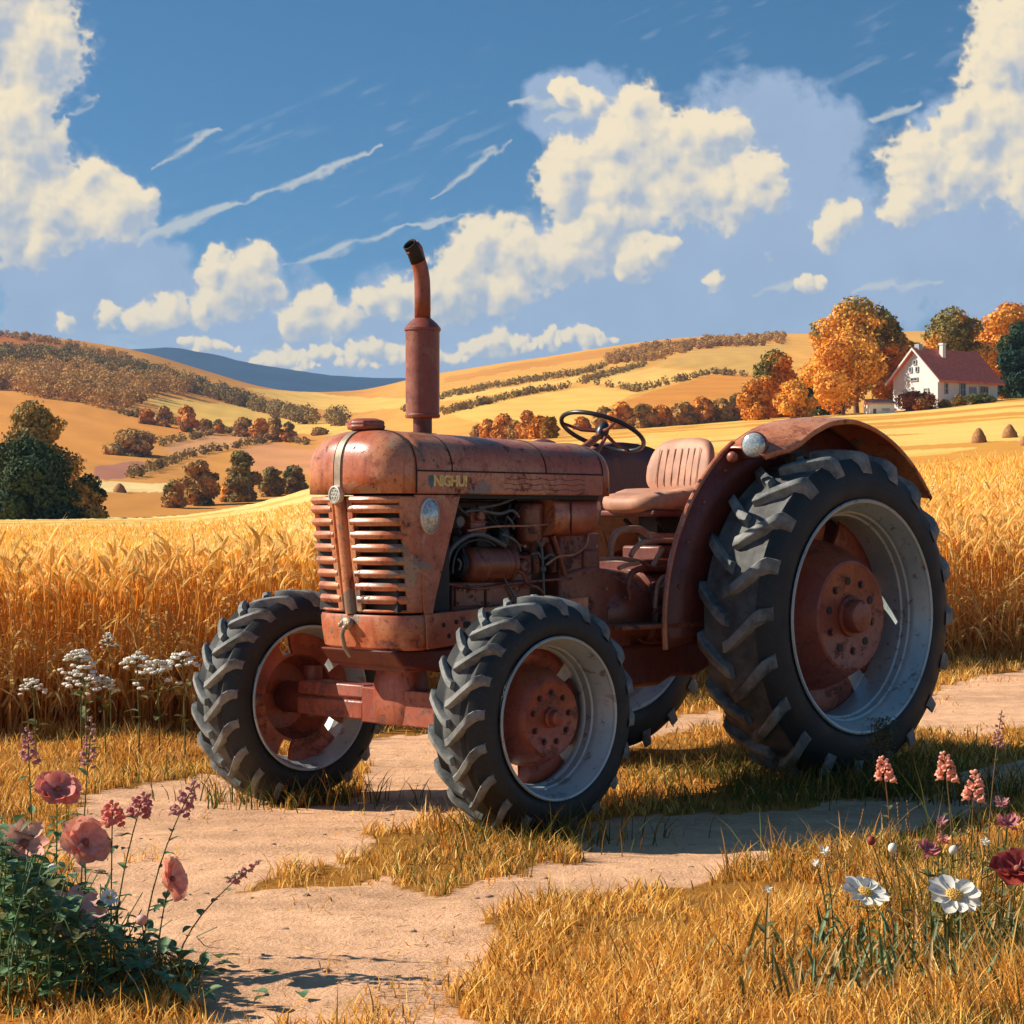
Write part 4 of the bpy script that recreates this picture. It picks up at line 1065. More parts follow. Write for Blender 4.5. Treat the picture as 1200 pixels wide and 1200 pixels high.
mb = MB(); mb.lathe([(0, 0.045), (0.018, 0.042), (0.028, 0.02), (0.030, -0.01), (0.022, -0.03)], (0, 0, 0), 'Z', 20); o = mb.build('hub_boss', M['blackplastic'], ST); o.location = SW; o.rotation_euler = (0, -R(tilt), 0)
mb = MB(); dn = -nz if nz.z > 0 else nz
pb = Vector((-0.93, 0, 1.46))
mb.tube([SW + dn * 0.01, SW + (pb - SW) * 0.5, pb], [0.016, 0.018, 0.022], 14)
mb.tube([SW + dn * 0.03 + Vector((0, 0.03, 0)), Vector((-1.10, 0.04, 1.50)), Vector((-0.99, 0.05, 1.42))], 0.009, 8)
mb.build('steering_column', M['paint2'], tractor)
mb = MB(); mb.ball((-0.93, -0.12, 1.50), (0.09, 0.10, 0.085), 12); mb.build('instrument_cowl', M['paint3'], tractor)

# ---- rear fenders
def fender(s, Rm, y_in, y_out, lamp=True):
    cx, cz = -2.152, 0.772
    mb = MB()
    # inner plate: from the wheel's hub height out to the arched edge
    rows = []
    n = 44
    for i in range(n + 1):
        a = R(-8 + 151 * i / n)
        fr = 1.0
        ra = Rm * (1.0 + 0.0 * i)
        if a < R(30): ra = Rm * (1 + 0.02 * (R(30) - a))
        rows.append([(cx + r_ * math.cos(a), s * y_in, cz + r_ * math.sin(a)) for r_ in (0.30, 0.55, 0.75, ra)])
    mb.grid(rows)
    F = mb.build('fender', M['paint3'], tractor, solid=0.008, ang=40)
    # top sheet
    mb = MB(); rows = []
    m_ = 60; a0, a1 = 57, 143
    for i in range(m_ + 1):
        a = a0 + (a1 - a0) * i / m_; ar = R(a)
        wd = (y_out - y_in) * float(np.interp(a, [57, 62, 70, 80, 172], [0.72, 0.80, 0.95, 1.0, 1.0]))
        dip = float(np.interp(a, [57, 62, 66, 70, 76, 84, 96, 172], [0.045, 0.062, 0.075, 0.068, 0.045, 0.020, 0.0, 0.0]))
        row = []
        for j in range(9):
            q = j / 8
            r_ = Rm + 0.012 * math.sin(q * math.pi) - dip * (q ** 1.5)
            row.append((cx + r_ * math.cos(ar), s * (y_in + wd * q), cz + r_ * math.sin(ar)))
        q_ = row[-1]; k = (Rm - dip - 0.022) / (Rm - dip)
        row.append((cx + (q_[0] - cx) * k, q_[1] + s * 0.004, cz + (q_[2] - cz) * k))
        rows.append(row)
    mb.grid(rows); mb.build('top_sheet', M['paint'], F, solid=0.007, ang=50)
    # rolled front edge
    mb = MB(); pts = []
    for i in range(26):
        a = R(-8 + 68 * i / 25); ra = Rm * (1 + 0.02 * max(0, R(30) - a))
        pts.append((cx + (ra + 0.002) * math.cos(a), s * (y_in + 0.002), cz + (ra + 0.002) * math.sin(a)))
    mb.tube(pts, 0.013, 8); mb.build('rolled_edge', M['paint'], F)
    for k in range(6):
        mb = MB(); a = R(10 + 14 * k); mb.ball((cx + (Rm - 0.07) * math.cos(a), s * (y_in + 0.006), cz + (Rm - 0.07) * math.sin(a)), 0.010, 6); mb.build('rivet', M['paint2'], F)
    if not lamp: return F
    # lamp nacelle
    lc = Vector((-1.675, s * 0.495, 1.560))
    if not lamp: lc = Vector((-1.73, s * 0.50, 1.50))
    mb = MB(); d_ = Vector((0.94, 0.34 * s if s > 0 else 0.1, 0.0)).normalized()
    q = d_.to_track_quat('Z', 'Y')
    def place(b, pr, n=28, m=0, rot=q, at=lc):
        t2 = MB(); t2.lathe(pr, (0, 0, 0), 'Z', n); b.add([at + rot @ Vector(v) for v in t2.V], t2.F, m)
    place(mb, [(0.056, 0.012), (0.062, 0.006), (0.062, -0.006), (0.055, -0.04), (0.035, -0.075), (0, -0.085)])
    mb.box((-1.80, min(s * y_in, s * 0.52), 1.50), (-1.70, max(s * y_in, s * 0.52), 1.545)) 
    NL = mb.build('head_lamp', M['paint3'], F, ang=40)
    mb = MB(); place(mb, [(0.056, 0.011), (0.050, 0.018), (0.030, 0.024), (0, 0.027)]); mb.build('lens', M['lens'], NL, ang=60)
    mb = MB(); lc2 = lc + Vector((0.02, 0.0, -0.0)) + Vector((0.055, -0.07 * s, -0.055))
    place(mb, [(0.0, 0.012), (0.020, 0.008), (0.026, 0.0), (0.022, -0.02), (0, -0.025)], 18, 0, q, lc2); mb.build('marker_lamp', M['paint2'], F, ang=60)
    return F
FN = fender(1, 0.925, 0.355, 0.625)
FF = fender(-1, 0.845, 0.74, 0.99, False)
mb = MB()    # dark face between plate and headlamp
FNf = None

# ---- front axle
mb = MB()
bx = 0.0
mb.prism([(-0.060, 0.375), (0.070, 0.375), (0.070, 0.450), (0.052, 0.458), (0.070, 0.466), (0.062, 0.520), (-0.055, 0.520), (-0.060, 0.466)], 'Y', -0.64, -0.20)
mb.prism([(-0.058, 0.365), (0.068, 0.365), (0.068, 0.515), (-0.058, 0.515)], 'Y', -0.21, 0.66)
mb.lathe([(0, 0.01), (0.018, 0.01), (0.018, 0)], (0.070, 0.30, 0.445), 'X', 14)
AX = mb.build('front_axle', M['paint2'], tractor, bevel=0.010)
mb = MB(); rows = []
for z, r_ in ((0.365, 0.115), (0.375, 0.128), (0.45, 0.138), (0.53, 0.132), (0.59, 0.118), (0.65, 0.13), (0.70, 0.14)):
    rows.append([(0.0 + r_ * 0.62 * sgnpow(math.cos(a), 0.7), -0.03 + r_ * sgnpow(math.sin(a), 0.7), z) for a in [2 * math.pi * k / 28 for k in range(28)]])
mb.grid(rows, closed=True); mb.add(rows[0], [tuple(range(28))]); mb.build('axle_pivot', M['paint2'], AX, ang=40)
mb = MB(); mb.box((-0.55, -0.20, 0.60), (0.20, 0.22, 0.70)); mb.prism([(0.28, 0.69), (0.22, 0.62), (0.05, 0.60), (-0.3, 0.60), (-0.3, 0.69)], 'Y', -0.23, 0.23)
mb.build('front_support', M['paint3'], tractor, bevel=0.012)
for s in (1, -1):
    mb = MB(); y0, y1 = (0.60, 0.80) if s > 0 else (-0.82, -0.58)
    mb.lathe([(0, y0), (0.055, y0), (0.07, y0 + 0.02), (0.07, y1 - 0.05), (0.05, y1), (0, y1)], (0, 0, 0.436), 'Y', 24); mb.lathe([(0, -0.10), (0.04, -0.10), (0.04, 0.12), (0, 0.12)], (0, s * 0.615, 0.46), 'Z', 18)
    mb.build('steering_knuckle', M['paint3'], AX, ang=40)
mb = MB(); mb.tube([(-0.10, -0.60, 0.43), (-0.10, 0.0, 0.44), (-0.10, 0.60, 0.43)], 0.014, 8); mb.build('tie_rod', M['paint3'], AX)
# ------------------------------------------------------------------ finding places
def on_ground(u, v, d0=20.0, d1=1000.0, n=900):
    """where the line of sight through a photo pixel meets the land beyond d0"""
    d = np.geomspace(d0, d1, n); x = (u - 600) / FOC * d; z = groundz(x, d)
    vv = VH - FOC * (z - CH) / d
    k = np.argmax(vv <= v)
    if vv[k] > v: k = n - 1
    return float(x[k]), float(d[k]), float(z[k])
def m_leaf(name, attr=True, trans=0.25, rough=0.8, col=(0.3, 0.2, 0.05), noise=0.0, ns=1.0, c2=None):
    t = NT(name)
    if attr:
        a = t.n('ShaderNodeAttribute'); a.attribute_name = 'tint'; c = a.outputs['Color']
    else:
        c = t.mix(t.ramp(t.noise(ns, 3, 0.6), 0.4, 0.6), col, c2 or col)
    t.setp(Base_Color=c, Roughness=rough); t.b.inputs['Specular IOR Level'].default_value = 0.2
    tr = t.n('ShaderNodeBsdfTranslucent'); t.l(c, tr.inputs['Color'])
    mx = t.n('ShaderNodeMixShader'); mx.inputs[0].default_value = trans
    t.l(t.b.outputs[0], mx.inputs[1]); t.l(tr.outputs[0], mx.inputs[2]); t.l(mx.outputs[0], t.out.inputs['Surface'])
    return t.m
M['grass'] = m_leaf('dry_grass_blades', trans=0.3)
M['wheat'] = m_leaf('ripe_wheat', trans=0.5)
M['leaf'] = m_leaf('tree_leaves', trans=0.15)
M['bark'] = m_simple('tree_bark', (0.16, 0.10, 0.06), 0.9, scale=4, bump=0.5, bd=0.05)

# ------------------------------------------------------------------ grass
def blades(x, y, z, h, w, lean, col, rg, name, mat, kind='stuff'):
    n = len(x); a = rg.uniform(0, 2 * np.pi, n); la = rg.uniform(0, 2 * np.pi, n)
    dx, dy = np.cos(a) * w / 2, np.sin(a) * w / 2
    lx, ly = np.cos(la) * lean * h, np.sin(la) * lean * h
    P = np.zeros((n, 7, 3))
    for k, (t_, ww) in enumerate(((0, 1.0), (0.38, 0.85), (0.72, 0.55), (1.0, 0.0))):
        cx = x + lx * t_ ** 1.8; cy = y + ly * t_ ** 1.8; cz = z + h * (t_ - 0.25 * lean * t_ ** 2)
        if k < 3:
            P[:, 2 * k] = np.stack([cx - dx * ww, cy - dy * ww, cz], 1); P[:, 2 * k + 1] = np.stack([cx + dx * ww, cy + dy * ww, cz], 1)
        else: P[:, 6] = np.stack([cx, cy, cz], 1)
    b = (np.arange(n) * 7)[:, None]
    q = np.concatenate([b + [0, 1, 3, 2], b + [2, 3, 5, 4]]); t3 = b + [4, 5, 6]
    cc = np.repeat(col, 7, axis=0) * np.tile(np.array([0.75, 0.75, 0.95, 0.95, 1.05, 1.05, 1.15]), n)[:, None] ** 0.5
    o = np_mesh(name, P.reshape(-1, 3), [q, t3], mat, False, col=cc)
    return o
GY = s2l((236, 184, 88)); GO = s2l((208, 148, 62)); GP = s2l((238, 206, 130)); GG = s2l((92, 98, 38)); GB = s2l((136, 104, 54))
def grass():
    rg = np.random.default_rng(3)
    X = []; Yc = []; D = []
    for (xa, xb, ya, yb, n) in ((-2.2, 2.6, 4.6, 7.6, 90000), (-3.2, 4.2, 7.6, 12.0, 80000), (-4.5, 6.5, 12, 20, 75000), (-9, 9, 4.0, 20, 60000)):
        X.append(rg.uniform(xa, xb, n)); Yc.append(rg.uniform(ya, yb, n))
    x = np.concatenate(X); y = np.concatenate(Yc)
    m = ~dirt_mask(x, y)
    # a thin scatter right at the ragged borders and on the middle of the track
    dm2 = fbm(x * 3.1, y * 2.1, 77, 3)
    keep = m | (~m & (dm2 > 0.66) & (rg.random(len(x)) < 0.25))
    wh = y > edge_y(x) + 0.5
    keep &= ~wh
    clump = fbm(x * 2.4, y * 1.9, 31, 3)
    keep &= (rg.random(len(x)) < np.clip((clump - 0.30) * 4.0, 0.12, 1))
    x, y, clump = x[keep], y[keep], clump[keep]; m = m[keep]
    n = len(x); z = groundz(x, y) - 0.004
    u, v = uv_of(x, y, z)
    h = (0.030 + 0.075 * np.clip((clump - 0.35) * 2.2, 0, 1) * rg.random(n) ** 0.7 + 0.02 * rg.random(n))
    h *= np.where(m, 1, 0.55)
    # longer on the verge in front of the crop and by the flowers at the right
    h *= 1 + 1.1 * sst(1.2, 0.0, edge_y(x) - y) * (y > 9)
    right = sst(0.75, 1.35, x - (y - 5.0) * 0.05) * (y < 7.4)
    h *= 1 + 1.6 * right * rg.random(n)
    h *= np.where(rg.random(n) < 0.04, 1.9, 1.0)
    w = 0.0035 + 0.003 * rg.random(n); w *= np.where(y > 12, 1.7, np.where(y > 8, 1.3, 1.0))
    pick = rg.random(n)[:, None]; tone = fbm(x * 1.1, y * 1.1, 35, 3)
    col = np.where(pick < 0.40 - 0.3 * (tone[:, None] < 0.42), GY, np.where(pick < 0.68, GO, np.where(pick < 0.84, GP, GB)))
    # green patches: round the wheels and at the flowers
    def near(px, py, r): return sst(r, r * 0.35, np.hypot(x - px, (y - py)))
    wp = [(float(TX + TF[0] * a + TLf[0] * b), float(TY + TF[1] * a + TLf[1] * b)) for a, b in ((0, 0.8), (0, -0.75), (-2.15, 0.6), (-2.15, 1.15), (-1.2, 1.2))]
    g = 0.22 * sst(0.55, 0.68, fbm(x * 0.8, y * 1.2, 66, 3)) + 0.95 * near(wp[2][0], wp[2][1], 1.25) + 0.95 * near(wp[3][0], wp[3][1], 1.0) + 0.8 * near(wp[4][0], wp[4][1], 0.9) + 0.6 * near(wp[0][0], wp[0][1], 0.45) + 0.6 * near(wp[1][0], wp[1][1], 0.5) + 0.6 * right * (tone > 0.5) + 0.5 * sst(1.0, 0.2, np.hypot(x + 1.3, y - 5.8))
    gm = rg.random(n) < np.clip(g, 0, 0.85)
    col[gm] = (np.where(rg.random(n)[:, None] < 0.6, GG, GB))[gm]
    h = np.where(gm, h * 1.25, h)
    col = col * rg.uniform(0.8, 1.2, (n, 1)) * 1.15
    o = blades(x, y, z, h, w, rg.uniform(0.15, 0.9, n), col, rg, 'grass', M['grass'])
    tag(o, kind='stuff')
    # taller tufts hugging the tyres
    xs = []; ys = []
    for (px, py), nn, sp in ((wp[0], 260, 0.24), (wp[1], 260, 0.26), (wp[2], 520, 0.42), (wp[3], 520, 0.35)):
        xs.append(px + rg.normal(0, sp, nn)); ys.append(py - abs(rg.normal(0.10, 0.18, nn)))
    x = np.concatenate(xs); y = np.concatenate(ys); n = len(x)
    col = np.where(rg.random(n)[:, None] < 0.5, GG, np.where(rg.random(n)[:, None] < 0.5, GO, GB)) * rg.uniform(0.7, 1.2, (n, 1))
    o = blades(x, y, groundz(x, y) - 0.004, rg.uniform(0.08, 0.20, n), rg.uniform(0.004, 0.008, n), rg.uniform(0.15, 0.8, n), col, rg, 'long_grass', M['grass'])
    tag(o, kind='stuff')
    # bits of straw lying on the track
    n = 3200; x = rg.uniform(-2.4, 2.6, n); y = rg.uniform(5.0, 11.5, n); k = dirt_mask(x, y); x, y = x[k], y[k]; n = len(x); a = rg.uniform(0, 6.28, n); L = rg.uniform(0.012, 0.05, n); z = groundz(x, y) + 0.003
    dx, dy = np.cos(a) * L / 2, np.sin(a) * L / 2; wx, wy = -np.sin(a) * 0.0012, np.cos(a) * 0.0012
    P = np.stack([np.stack([x - dx - wx, y - dy - wy, z], 1), np.stack([x + dx - wx, y + dy - wy, z + 0.003], 1), np.stack([x + dx + wx, y + dy + wy, z + 0.004], 1), np.stack([x - dx + wx, y - dy + wy, z + 0.001], 1)], 1)
    o = np_mesh('loose_straw', P.reshape(-1, 3), np.arange(n * 4).reshape(-1, 4), M['grass'], False, col=np.repeat(np.where(rg.random(n)[:, None] < 0.5, GP, GB), 4, axis=0)); tag(o, kind='stuff')
    # small stones on the track
    mb = MB(); pr = random.Random(5)
    for i in range(420):
        xx = pr.uniform(-2.0, 2.4); yy = pr.uniform(5.2, 11)
        if not dirt_mask(np.array([xx]), np.array([yy]))[0]: continue
        r_ = pr.uniform(0.002, 0.008) * (1 if pr.random() < 0.93 else 2.4)
        mb.ball((xx, yy, float(groundz(xx, yy)) + r_ * 0.2), (r_ * pr.uniform(0.9, 1.8), r_, r_ * 0.5), 4)
    o = mb.build('pebbles', m_simple('track_stones', (0.34, 0.22, 0.15), 0.9), None, ang=60); tag(o, kind='stuff')
grass()

# ------------------------------------------------------------------ wheat
def plant_proto(rg, full=True):
    V = []; T3 = []; Q4 = []; C = []
    hgt = 1.0; bend = rg.uniform(0.02, 0.14); ba = rg.uniform(0, 2 * np.pi)
    def st(t_): return np.array([math.cos(ba) * bend * t_ ** 2.2, math.sin(ba) * bend * t_ ** 2.2, hgt * t_])
    cs = s2l((240, 192, 100)); ce = s2l((250, 212, 128)); cl = s2l((248, 208, 124)); cd = s2l((214, 146, 70))
    def add(P, tri=(), quad=(), c=cs):
        b = len(V); V.extend([tuple(p) for p in P]); T3.extend([[b + i for i in f] for f in tri]); Q4.extend([[b + i for i in f] for f in quad])
        C.extend([c] * len(P) if np.ndim(c) == 1 else list(c))
    if full:
        for (a, b) in ((0, 0.45), (0.45, 0.84)):
            P = []
            for t_ in (a, b):
                c = st(t_); P += [c + np.array([math.cos(k * 2.094), math.sin(k * 2.094), 0]) * 0.0028 for k in range(3)]
            add(P, quad=[(0, 1, 4, 3), (1, 2, 5, 4), (2, 0, 3, 5)], c=[cd] * 3 + [cs] * 3 if a == 0 else [cs] * 6)
        for k in range(rg.integers(2, 4)):
            t0 = rg.uniform(0.15, 0.62); la = rg.uniform(0, 2 * np.pi); L = rg.uniform(0.26, 0.46); up = rg.uniform(0.5, 1.0); dr = rg.uniform(0.6, 1.5)
            P = []; c0 = st(t0); wd = rg.uniform(0.006, 0.012); side = np.array([-math.sin(la), math.cos(la), 0])
            for j in range(5):
                s_ = j / 4; p = c0 + np.array([math.cos(la), math.sin(la), 0]) * L * s_ * 0.75 + np.array([0, 0, 1]) * L * (up * s_ - dr * s_ ** 2)
                w_ = wd * (1 - s_ ** 2) + 0.0006; P += [p - side * w_, p + side * w_]
            add(P, quad=[(2 * j, 2 * j + 1, 2 * j + 3, 2 * j + 2) for j in range(4)], c=cl * rg.uniform(0.75, 1.1))
    # ear
    t0 = 0.83; d0 = (st(1.0) - st(0.9)); d0 /= np.linalg.norm(d0); nod = np.array([math.cos(ba), math.sin(ba), -0.3]) * rg.uniform(0.0, 0.9)
    rings = ((0, 0.004), (0.25, 0.0105), (0.6, 0.011), (0.9, 0.005)); L = rg.uniform(0.10, 0.15); P = []
    for (s_, r_) in rings:
        dd = d0 + nod * s_; dd /= np.linalg.norm(dd); c = st(t0) + dd * L * s_
        P += [c + np.array([math.cos(k * 2 * np.pi / 5), math.sin(k * 2 * np.pi / 5), 0]) * r_ for k in range(5)]
    add(P, quad=[(r_ * 5 + k, r_ * 5 + (k + 1) % 5, r_ * 5 + 5 + (k + 1) % 5, r_ * 5 + 5 + k) for r_ in range(3) for k in range(5)], c=[ce * (0.85 + 0.3 * ((i % 5) % 2)) for i in range(20)])
    if full:
        for k in range(7):     # awns
            s_ = rg.uniform(0.3, 0.95); dd = d0 + nod * s_; c = st(t0) + dd / np.linalg.norm(dd) * L * s_; a = rg.uniform(0, 2 * np.pi)
            tip = c + (dd + np.array([math.cos(a), math.sin(a), 0]) * 0.35) * rg.uniform(0.05, 0.08); add([c + [0.0014, 0, 0], c - [0.0014, 0, 0], tip], tri=[(0, 1, 2)], c=ce * 1.15)
    return np.array(V), np.array(T3, int).reshape(-1, 3), np.array(Q4, int).reshape(-1, 4), np.array(C)
def stamp(name, protos, x, y, z, s, rg, mat, tint):
    Vs = []; Ts = []; Qs = []; Cs = []; off = 0; which = rg.integers(0, len(protos), len(x)); a = rg.uniform(0, 2 * np.pi, len(x)); lx = rg.normal(0, 0.07, len(x)) + 0.03; ly = rg.normal(0, 0.07, len(x))
    for k, (V, T3, Q4, C) in enumerate(protos):
        i = np.where(which == k)[0]
        if not len(i): continue
        ca, sa = np.cos(a[i])[:, None], np.sin(a[i])[:, None]; sc = s[i][:, None]
        px = (V[None, :, 0] * ca - V[None, :, 1] * sa) * sc + x[i][:, None] + lx[i][:, None] * V[None, :, 2] * sc
        py = (V[None, :, 0] * sa + V[None, :, 1] * ca) * sc + y[i][:, None] + ly[i][:, None] * V[None, :, 2] * sc
        pz = V[None, :, 2] * sc + z[i][:, None]
        Vs.append(np.stack([px, py, pz], -1).reshape(-1, 3)); b = (off + np.arange(len(i)) * len(V))[:, None, None]
        Ts.append((b + T3[None]).reshape(-1, 3)); Qs.append((b + Q4[None]).reshape(-1, 4))
        Cs.append((C[None] * tint[i][:, None, :]).reshape(-1, 3)); off += len(i) * len(V)
    o = np_mesh(name, np.concatenate(Vs), [np.concatenate(Ts), np.concatenate(Qs)], mat, False, col=np.concatenate(Cs)); return o
def wheat():
    rg = np.random.default_rng(17)
    pf = [plant_proto(rg, True) for _ in range(14)]; pl = [plant_proto(rg, False) for _ in range(6)]
    def sc(n, x0, x1, d0, d1):
        x = rg.uniform(x0, x1, n); y = edge_y(x) + (fbm(x * 1.3, x * 0, 5, 3) - 0.5) * 0.5 + rg.uniform(d0, d1, n); return x, y
    X = []; 
    for n, x0, x1, d0, d1 in ((700, -4.5, 0.2, -0.5, 0.2), (3300, -4.5, 0.2, 0, 1.8), (2000, 0.2, 3.2, 0, 1.8), (3000, 3.2, 8, 0, 2.0), (400, 3.2, 8, -0.5, 0.2), (1500, -9, -4.5, 0, 1.8), (4500, -6, 1, 1.8, 6), (5000, 1, 10, 1.8, 6)):
        X.append(sc(n, x0, x1, d0, d1))
    x = np.concatenate([a for a, b in X]); y = np.concatenate([b for a, b in X]); n = len(x)
    hs = np.interp(x, [-3, 3], [0.98, 1.14])
    s = rg.normal(1.0, 0.085, n) * hs * (0.94 + 0.12 * fbm(x * 1.5, y * 1.5, 88, 3))
    t1 = rg.uniform(0.8, 1.15, (n, 1)) * np.array([[1, 1, 1]]) * np.where(rg.random((n, 1)) < 0.25, [[1.12, 1.2, 1.4]], [[1, 1, 1]])
    o = stamp('wheat', pf, x, y, groundz(x, y), s, rg, M['wheat'], t1); tag(o, kind='stuff')
    # farther in: only the ears show above the canopy
    x = rg.uniform(-16, 22, 26000); y = edge_y(x) + 5 + np.interp(x, [-1, 2], [40, 11]) * rg.random(26000) ** 1.4
    k = np.abs(x) < 0.36 * y; x, y = x[k], y[k]; n = len(x)
    o = stamp('distant_wheat_ears', pl, x, y, groundz(x, y) - 0.02, rg.normal(1.0, 0.05, n) * np.interp(x, [-3, 3], [0.98, 1.12]), rg, M['wheat'], rg.uniform(0.9, 1.25, (n, 1)) * np.ones((1, 3))); tag(o, kind='stuff')
    # the crop seen as one dense mass
    a = np.linspace(-0.75, 0.75, 420); t_ = np.concatenate([[0, 0.001], np.linspace(0.004, 1, 260) ** 1.6])
    A, Tt = np.meshgrid(a, t_)
    X0 = A * 26; ye = np.zeros_like(A)
    # march every column outwards from the field edge
    y0 = np.full_like(a, 12.0)
    for _ in range(30): y0 = edge_y(a * (y0 + 2)) + 1.2
    uc = np.clip(600 + FOC * a, -600, 1800)
    yend = np.where(a < -0.05, crest_d(uc) * 1.02, 46.0)
    yend = np.interp(a, [-0.9, -0.06, 0.02, 0.9], [1, 1, 0, 0]) * crest_d(uc) * 1.02 + np.interp(a, [-0.9, -0.06, 0.02, 0.9], [0, 0, 1, 1]) * 33
    Yg = y0[None, :] + Tt * (yend - y0)[None, :]; Xg = A * (Yg + 2)
    hh = np.interp(A, [-0.1, 0.1], [0.80, 0.92]); top = groundz(Xg, Yg) + hh + (fbm(Xg * 3, Yg * 3, 40, 4) - 0.5) * 0.16 + (fbm(Xg * 14, Yg * 5, 41, 2) - 0.5) * 0.10
    rim = (t_ == 0)[:, None] | (t_ == 1)[:, None]
    top = np.where(rim, groundz(Xg, Yg) + 0.02, top)
    x, y = Xg.ravel(), Yg.ravel()
    sw = fbm(x / 14 + y / 30, y / 7, 14, 4)
    c = np.where((sw > 0.60)[:, None], s2l((236, 184, 96)), np.where((sw > 0.42)[:, None], s2l((248, 212, 128)), s2l((250, 222, 146)))) * (0.86 + 0.28 * fbm(x * 4, y * 1.5, 43, 4))[:, None]
    c = np.where((np.repeat(t_, len(a)) < 0.0005)[:, None], s2l((190, 118, 50)), c)
    idx = np.arange(A.size).reshape(A.shape); F = np.stack([idx[:-1, :-1], idx[:-1, 1:], idx[1:, 1:], idx[1:, :-1]], -1).reshape(-1, 4)
    tm = NT('dense_crop'); at = tm.n('ShaderNodeAttribute'); at.attribute_name = 'tint'
    k1 = tm.noise(14, 5, 0.7); k2 = tm.noise(45, 3, 0.7)
    kk = tm.math('ADD', tm.math('MULTIPLY', k1, 0.5), tm.math('MULTIPLY', k2, 0.5))
    tm.setp(Base_Color=tm.mix(1.0, at.outputs['Color'], tm.mix(tm.ramp(kk, 0.35, 0.65), (0.70, 0.66, 0.60), (1.15, 1.15, 1.15)), 'MULTIPLY'), Roughness=0.95); tm.b.inputs['Specular IOR Level'].default_value = 0.1
    tm.bump(kk, 0.8, 0.05)
    o = np_mesh('wheat_field', np.stack([x, y, top.ravel()], 1), F, tm.m, True, col=c); tag(o, kind='stuff')
wheat()

# ------------------------------------------------------------------ trees
def cards(blobs, n, size, rg, cols, lumps=0.35, patchscale=0.5, shell=0.55, jit=0.22):
    """leaf clumps spread through the volume of several overlapping masses; returns V,F,C"""
    vol = np.array([b[3] * b[4] * b[5] for b in blobs]) ** (2 / 3); pick = rng2 = rg.choice(len(blobs), n, p=vol / vol.sum())
    B = np.array(blobs)[pick]
    d = rg.normal(size=(n, 3)); d /= np.linalg.norm(d, axis=1)[:, None]
    lump = fbm(d[:, 0] * 2.2 + pick * 7.3 + 50, d[:, 1] * 2.2 + d[:, 2] * 2.2 + 50, 9, 3)
    r = (shell + (1 - shell) * rg.random(n) ** 0.6) * (1 - lumps + lumps * 2.0 * lump)
    P = B[:, :3] + d * B[:, 3:6] * r[:, None]
    nr = d / B[:, 3:6]; nr /= np.linalg.norm(nr, axis=1)[:, None]
    nr = nr + rg.normal(0, 0.55, (n, 3)); nr /= np.linalg.norm(nr, axis=1)[:, None]
    up = rg.normal(size=(n, 3)); t1 = np.cross(nr, up); t1 /= np.linalg.norm(t1, axis=1)[:, None]; t2 = np.cross(nr, t1)
    s = size * rg.uniform(0.55, 1.25, n)[:, None]
    q = np.stack([P - t1 * s * 0.5, P - t2 * s * 0.42 + t1 * s * 0.05, P + t1 * s * 0.55 + nr * s * 0.06, P + t2 * s * 0.42 - nr * s * 0.08], 1)
    V = q.reshape(-1, 3); F = np.arange(n * 4).reshape(-1, 4)
    pn = fbm(P[:, 0] * patchscale + 90, P[:, 1] * patchscale + P[:, 2] * patchscale * 1.3 + 90, 23, 3)
    w = sst(0.42, 0.60, pn + rg.normal(0, 0.05, n))[:, None]
    c = np.array(cols[0]) * (1 - w) + np.array(cols[1]) * w
    c = c * rg.uniform(1 - jit, 1 + jit, (n, 1))
    return V, F, np.repeat(c, 4, axis=0)
OR1, OR2 = s2l((240, 176, 74)), s2l((222, 150, 62)); BR1, BR2 = s2l((190, 146, 80)), s2l((152, 126, 72)); OL1, OL2 = s2l((136, 124, 66)), s2l((98, 100, 52)); DG1, DG2 = s2l((48, 72, 56)), s2l((64, 80, 48)); YE1, YE2 = s2l((190, 150, 60)), s2l((150, 118, 50)); RB1, RB2 = s2l((150, 84, 46)), s2l((122, 74, 40))
def crown_blobs(H, W, rg, base=0.22, n=9, squat=0.8):
    out = []
    for i in range(n):
        t_ = i / (n - 1); zc = H * (base + (0.90 - base) * t_); rad = W / 2 * math.sin(math.pi * min(0.97, 0.22 + 0.66 * (t_ ** 0.9))) ** 0.8
        a = i * 2.4 + rg.uniform(0, 1); r = W * rg.uniform(0.20, 0.30)
        off = max(0, rad - r * 0.75)
        out.append((math.cos(a) * off, math.sin(a) * off, min(zc, H - r * squat), r, r, r * squat))
    out.append((0, 0, H * (base + 0.35), W * 0.33, W * 0.33, H * 0.27))
    return out
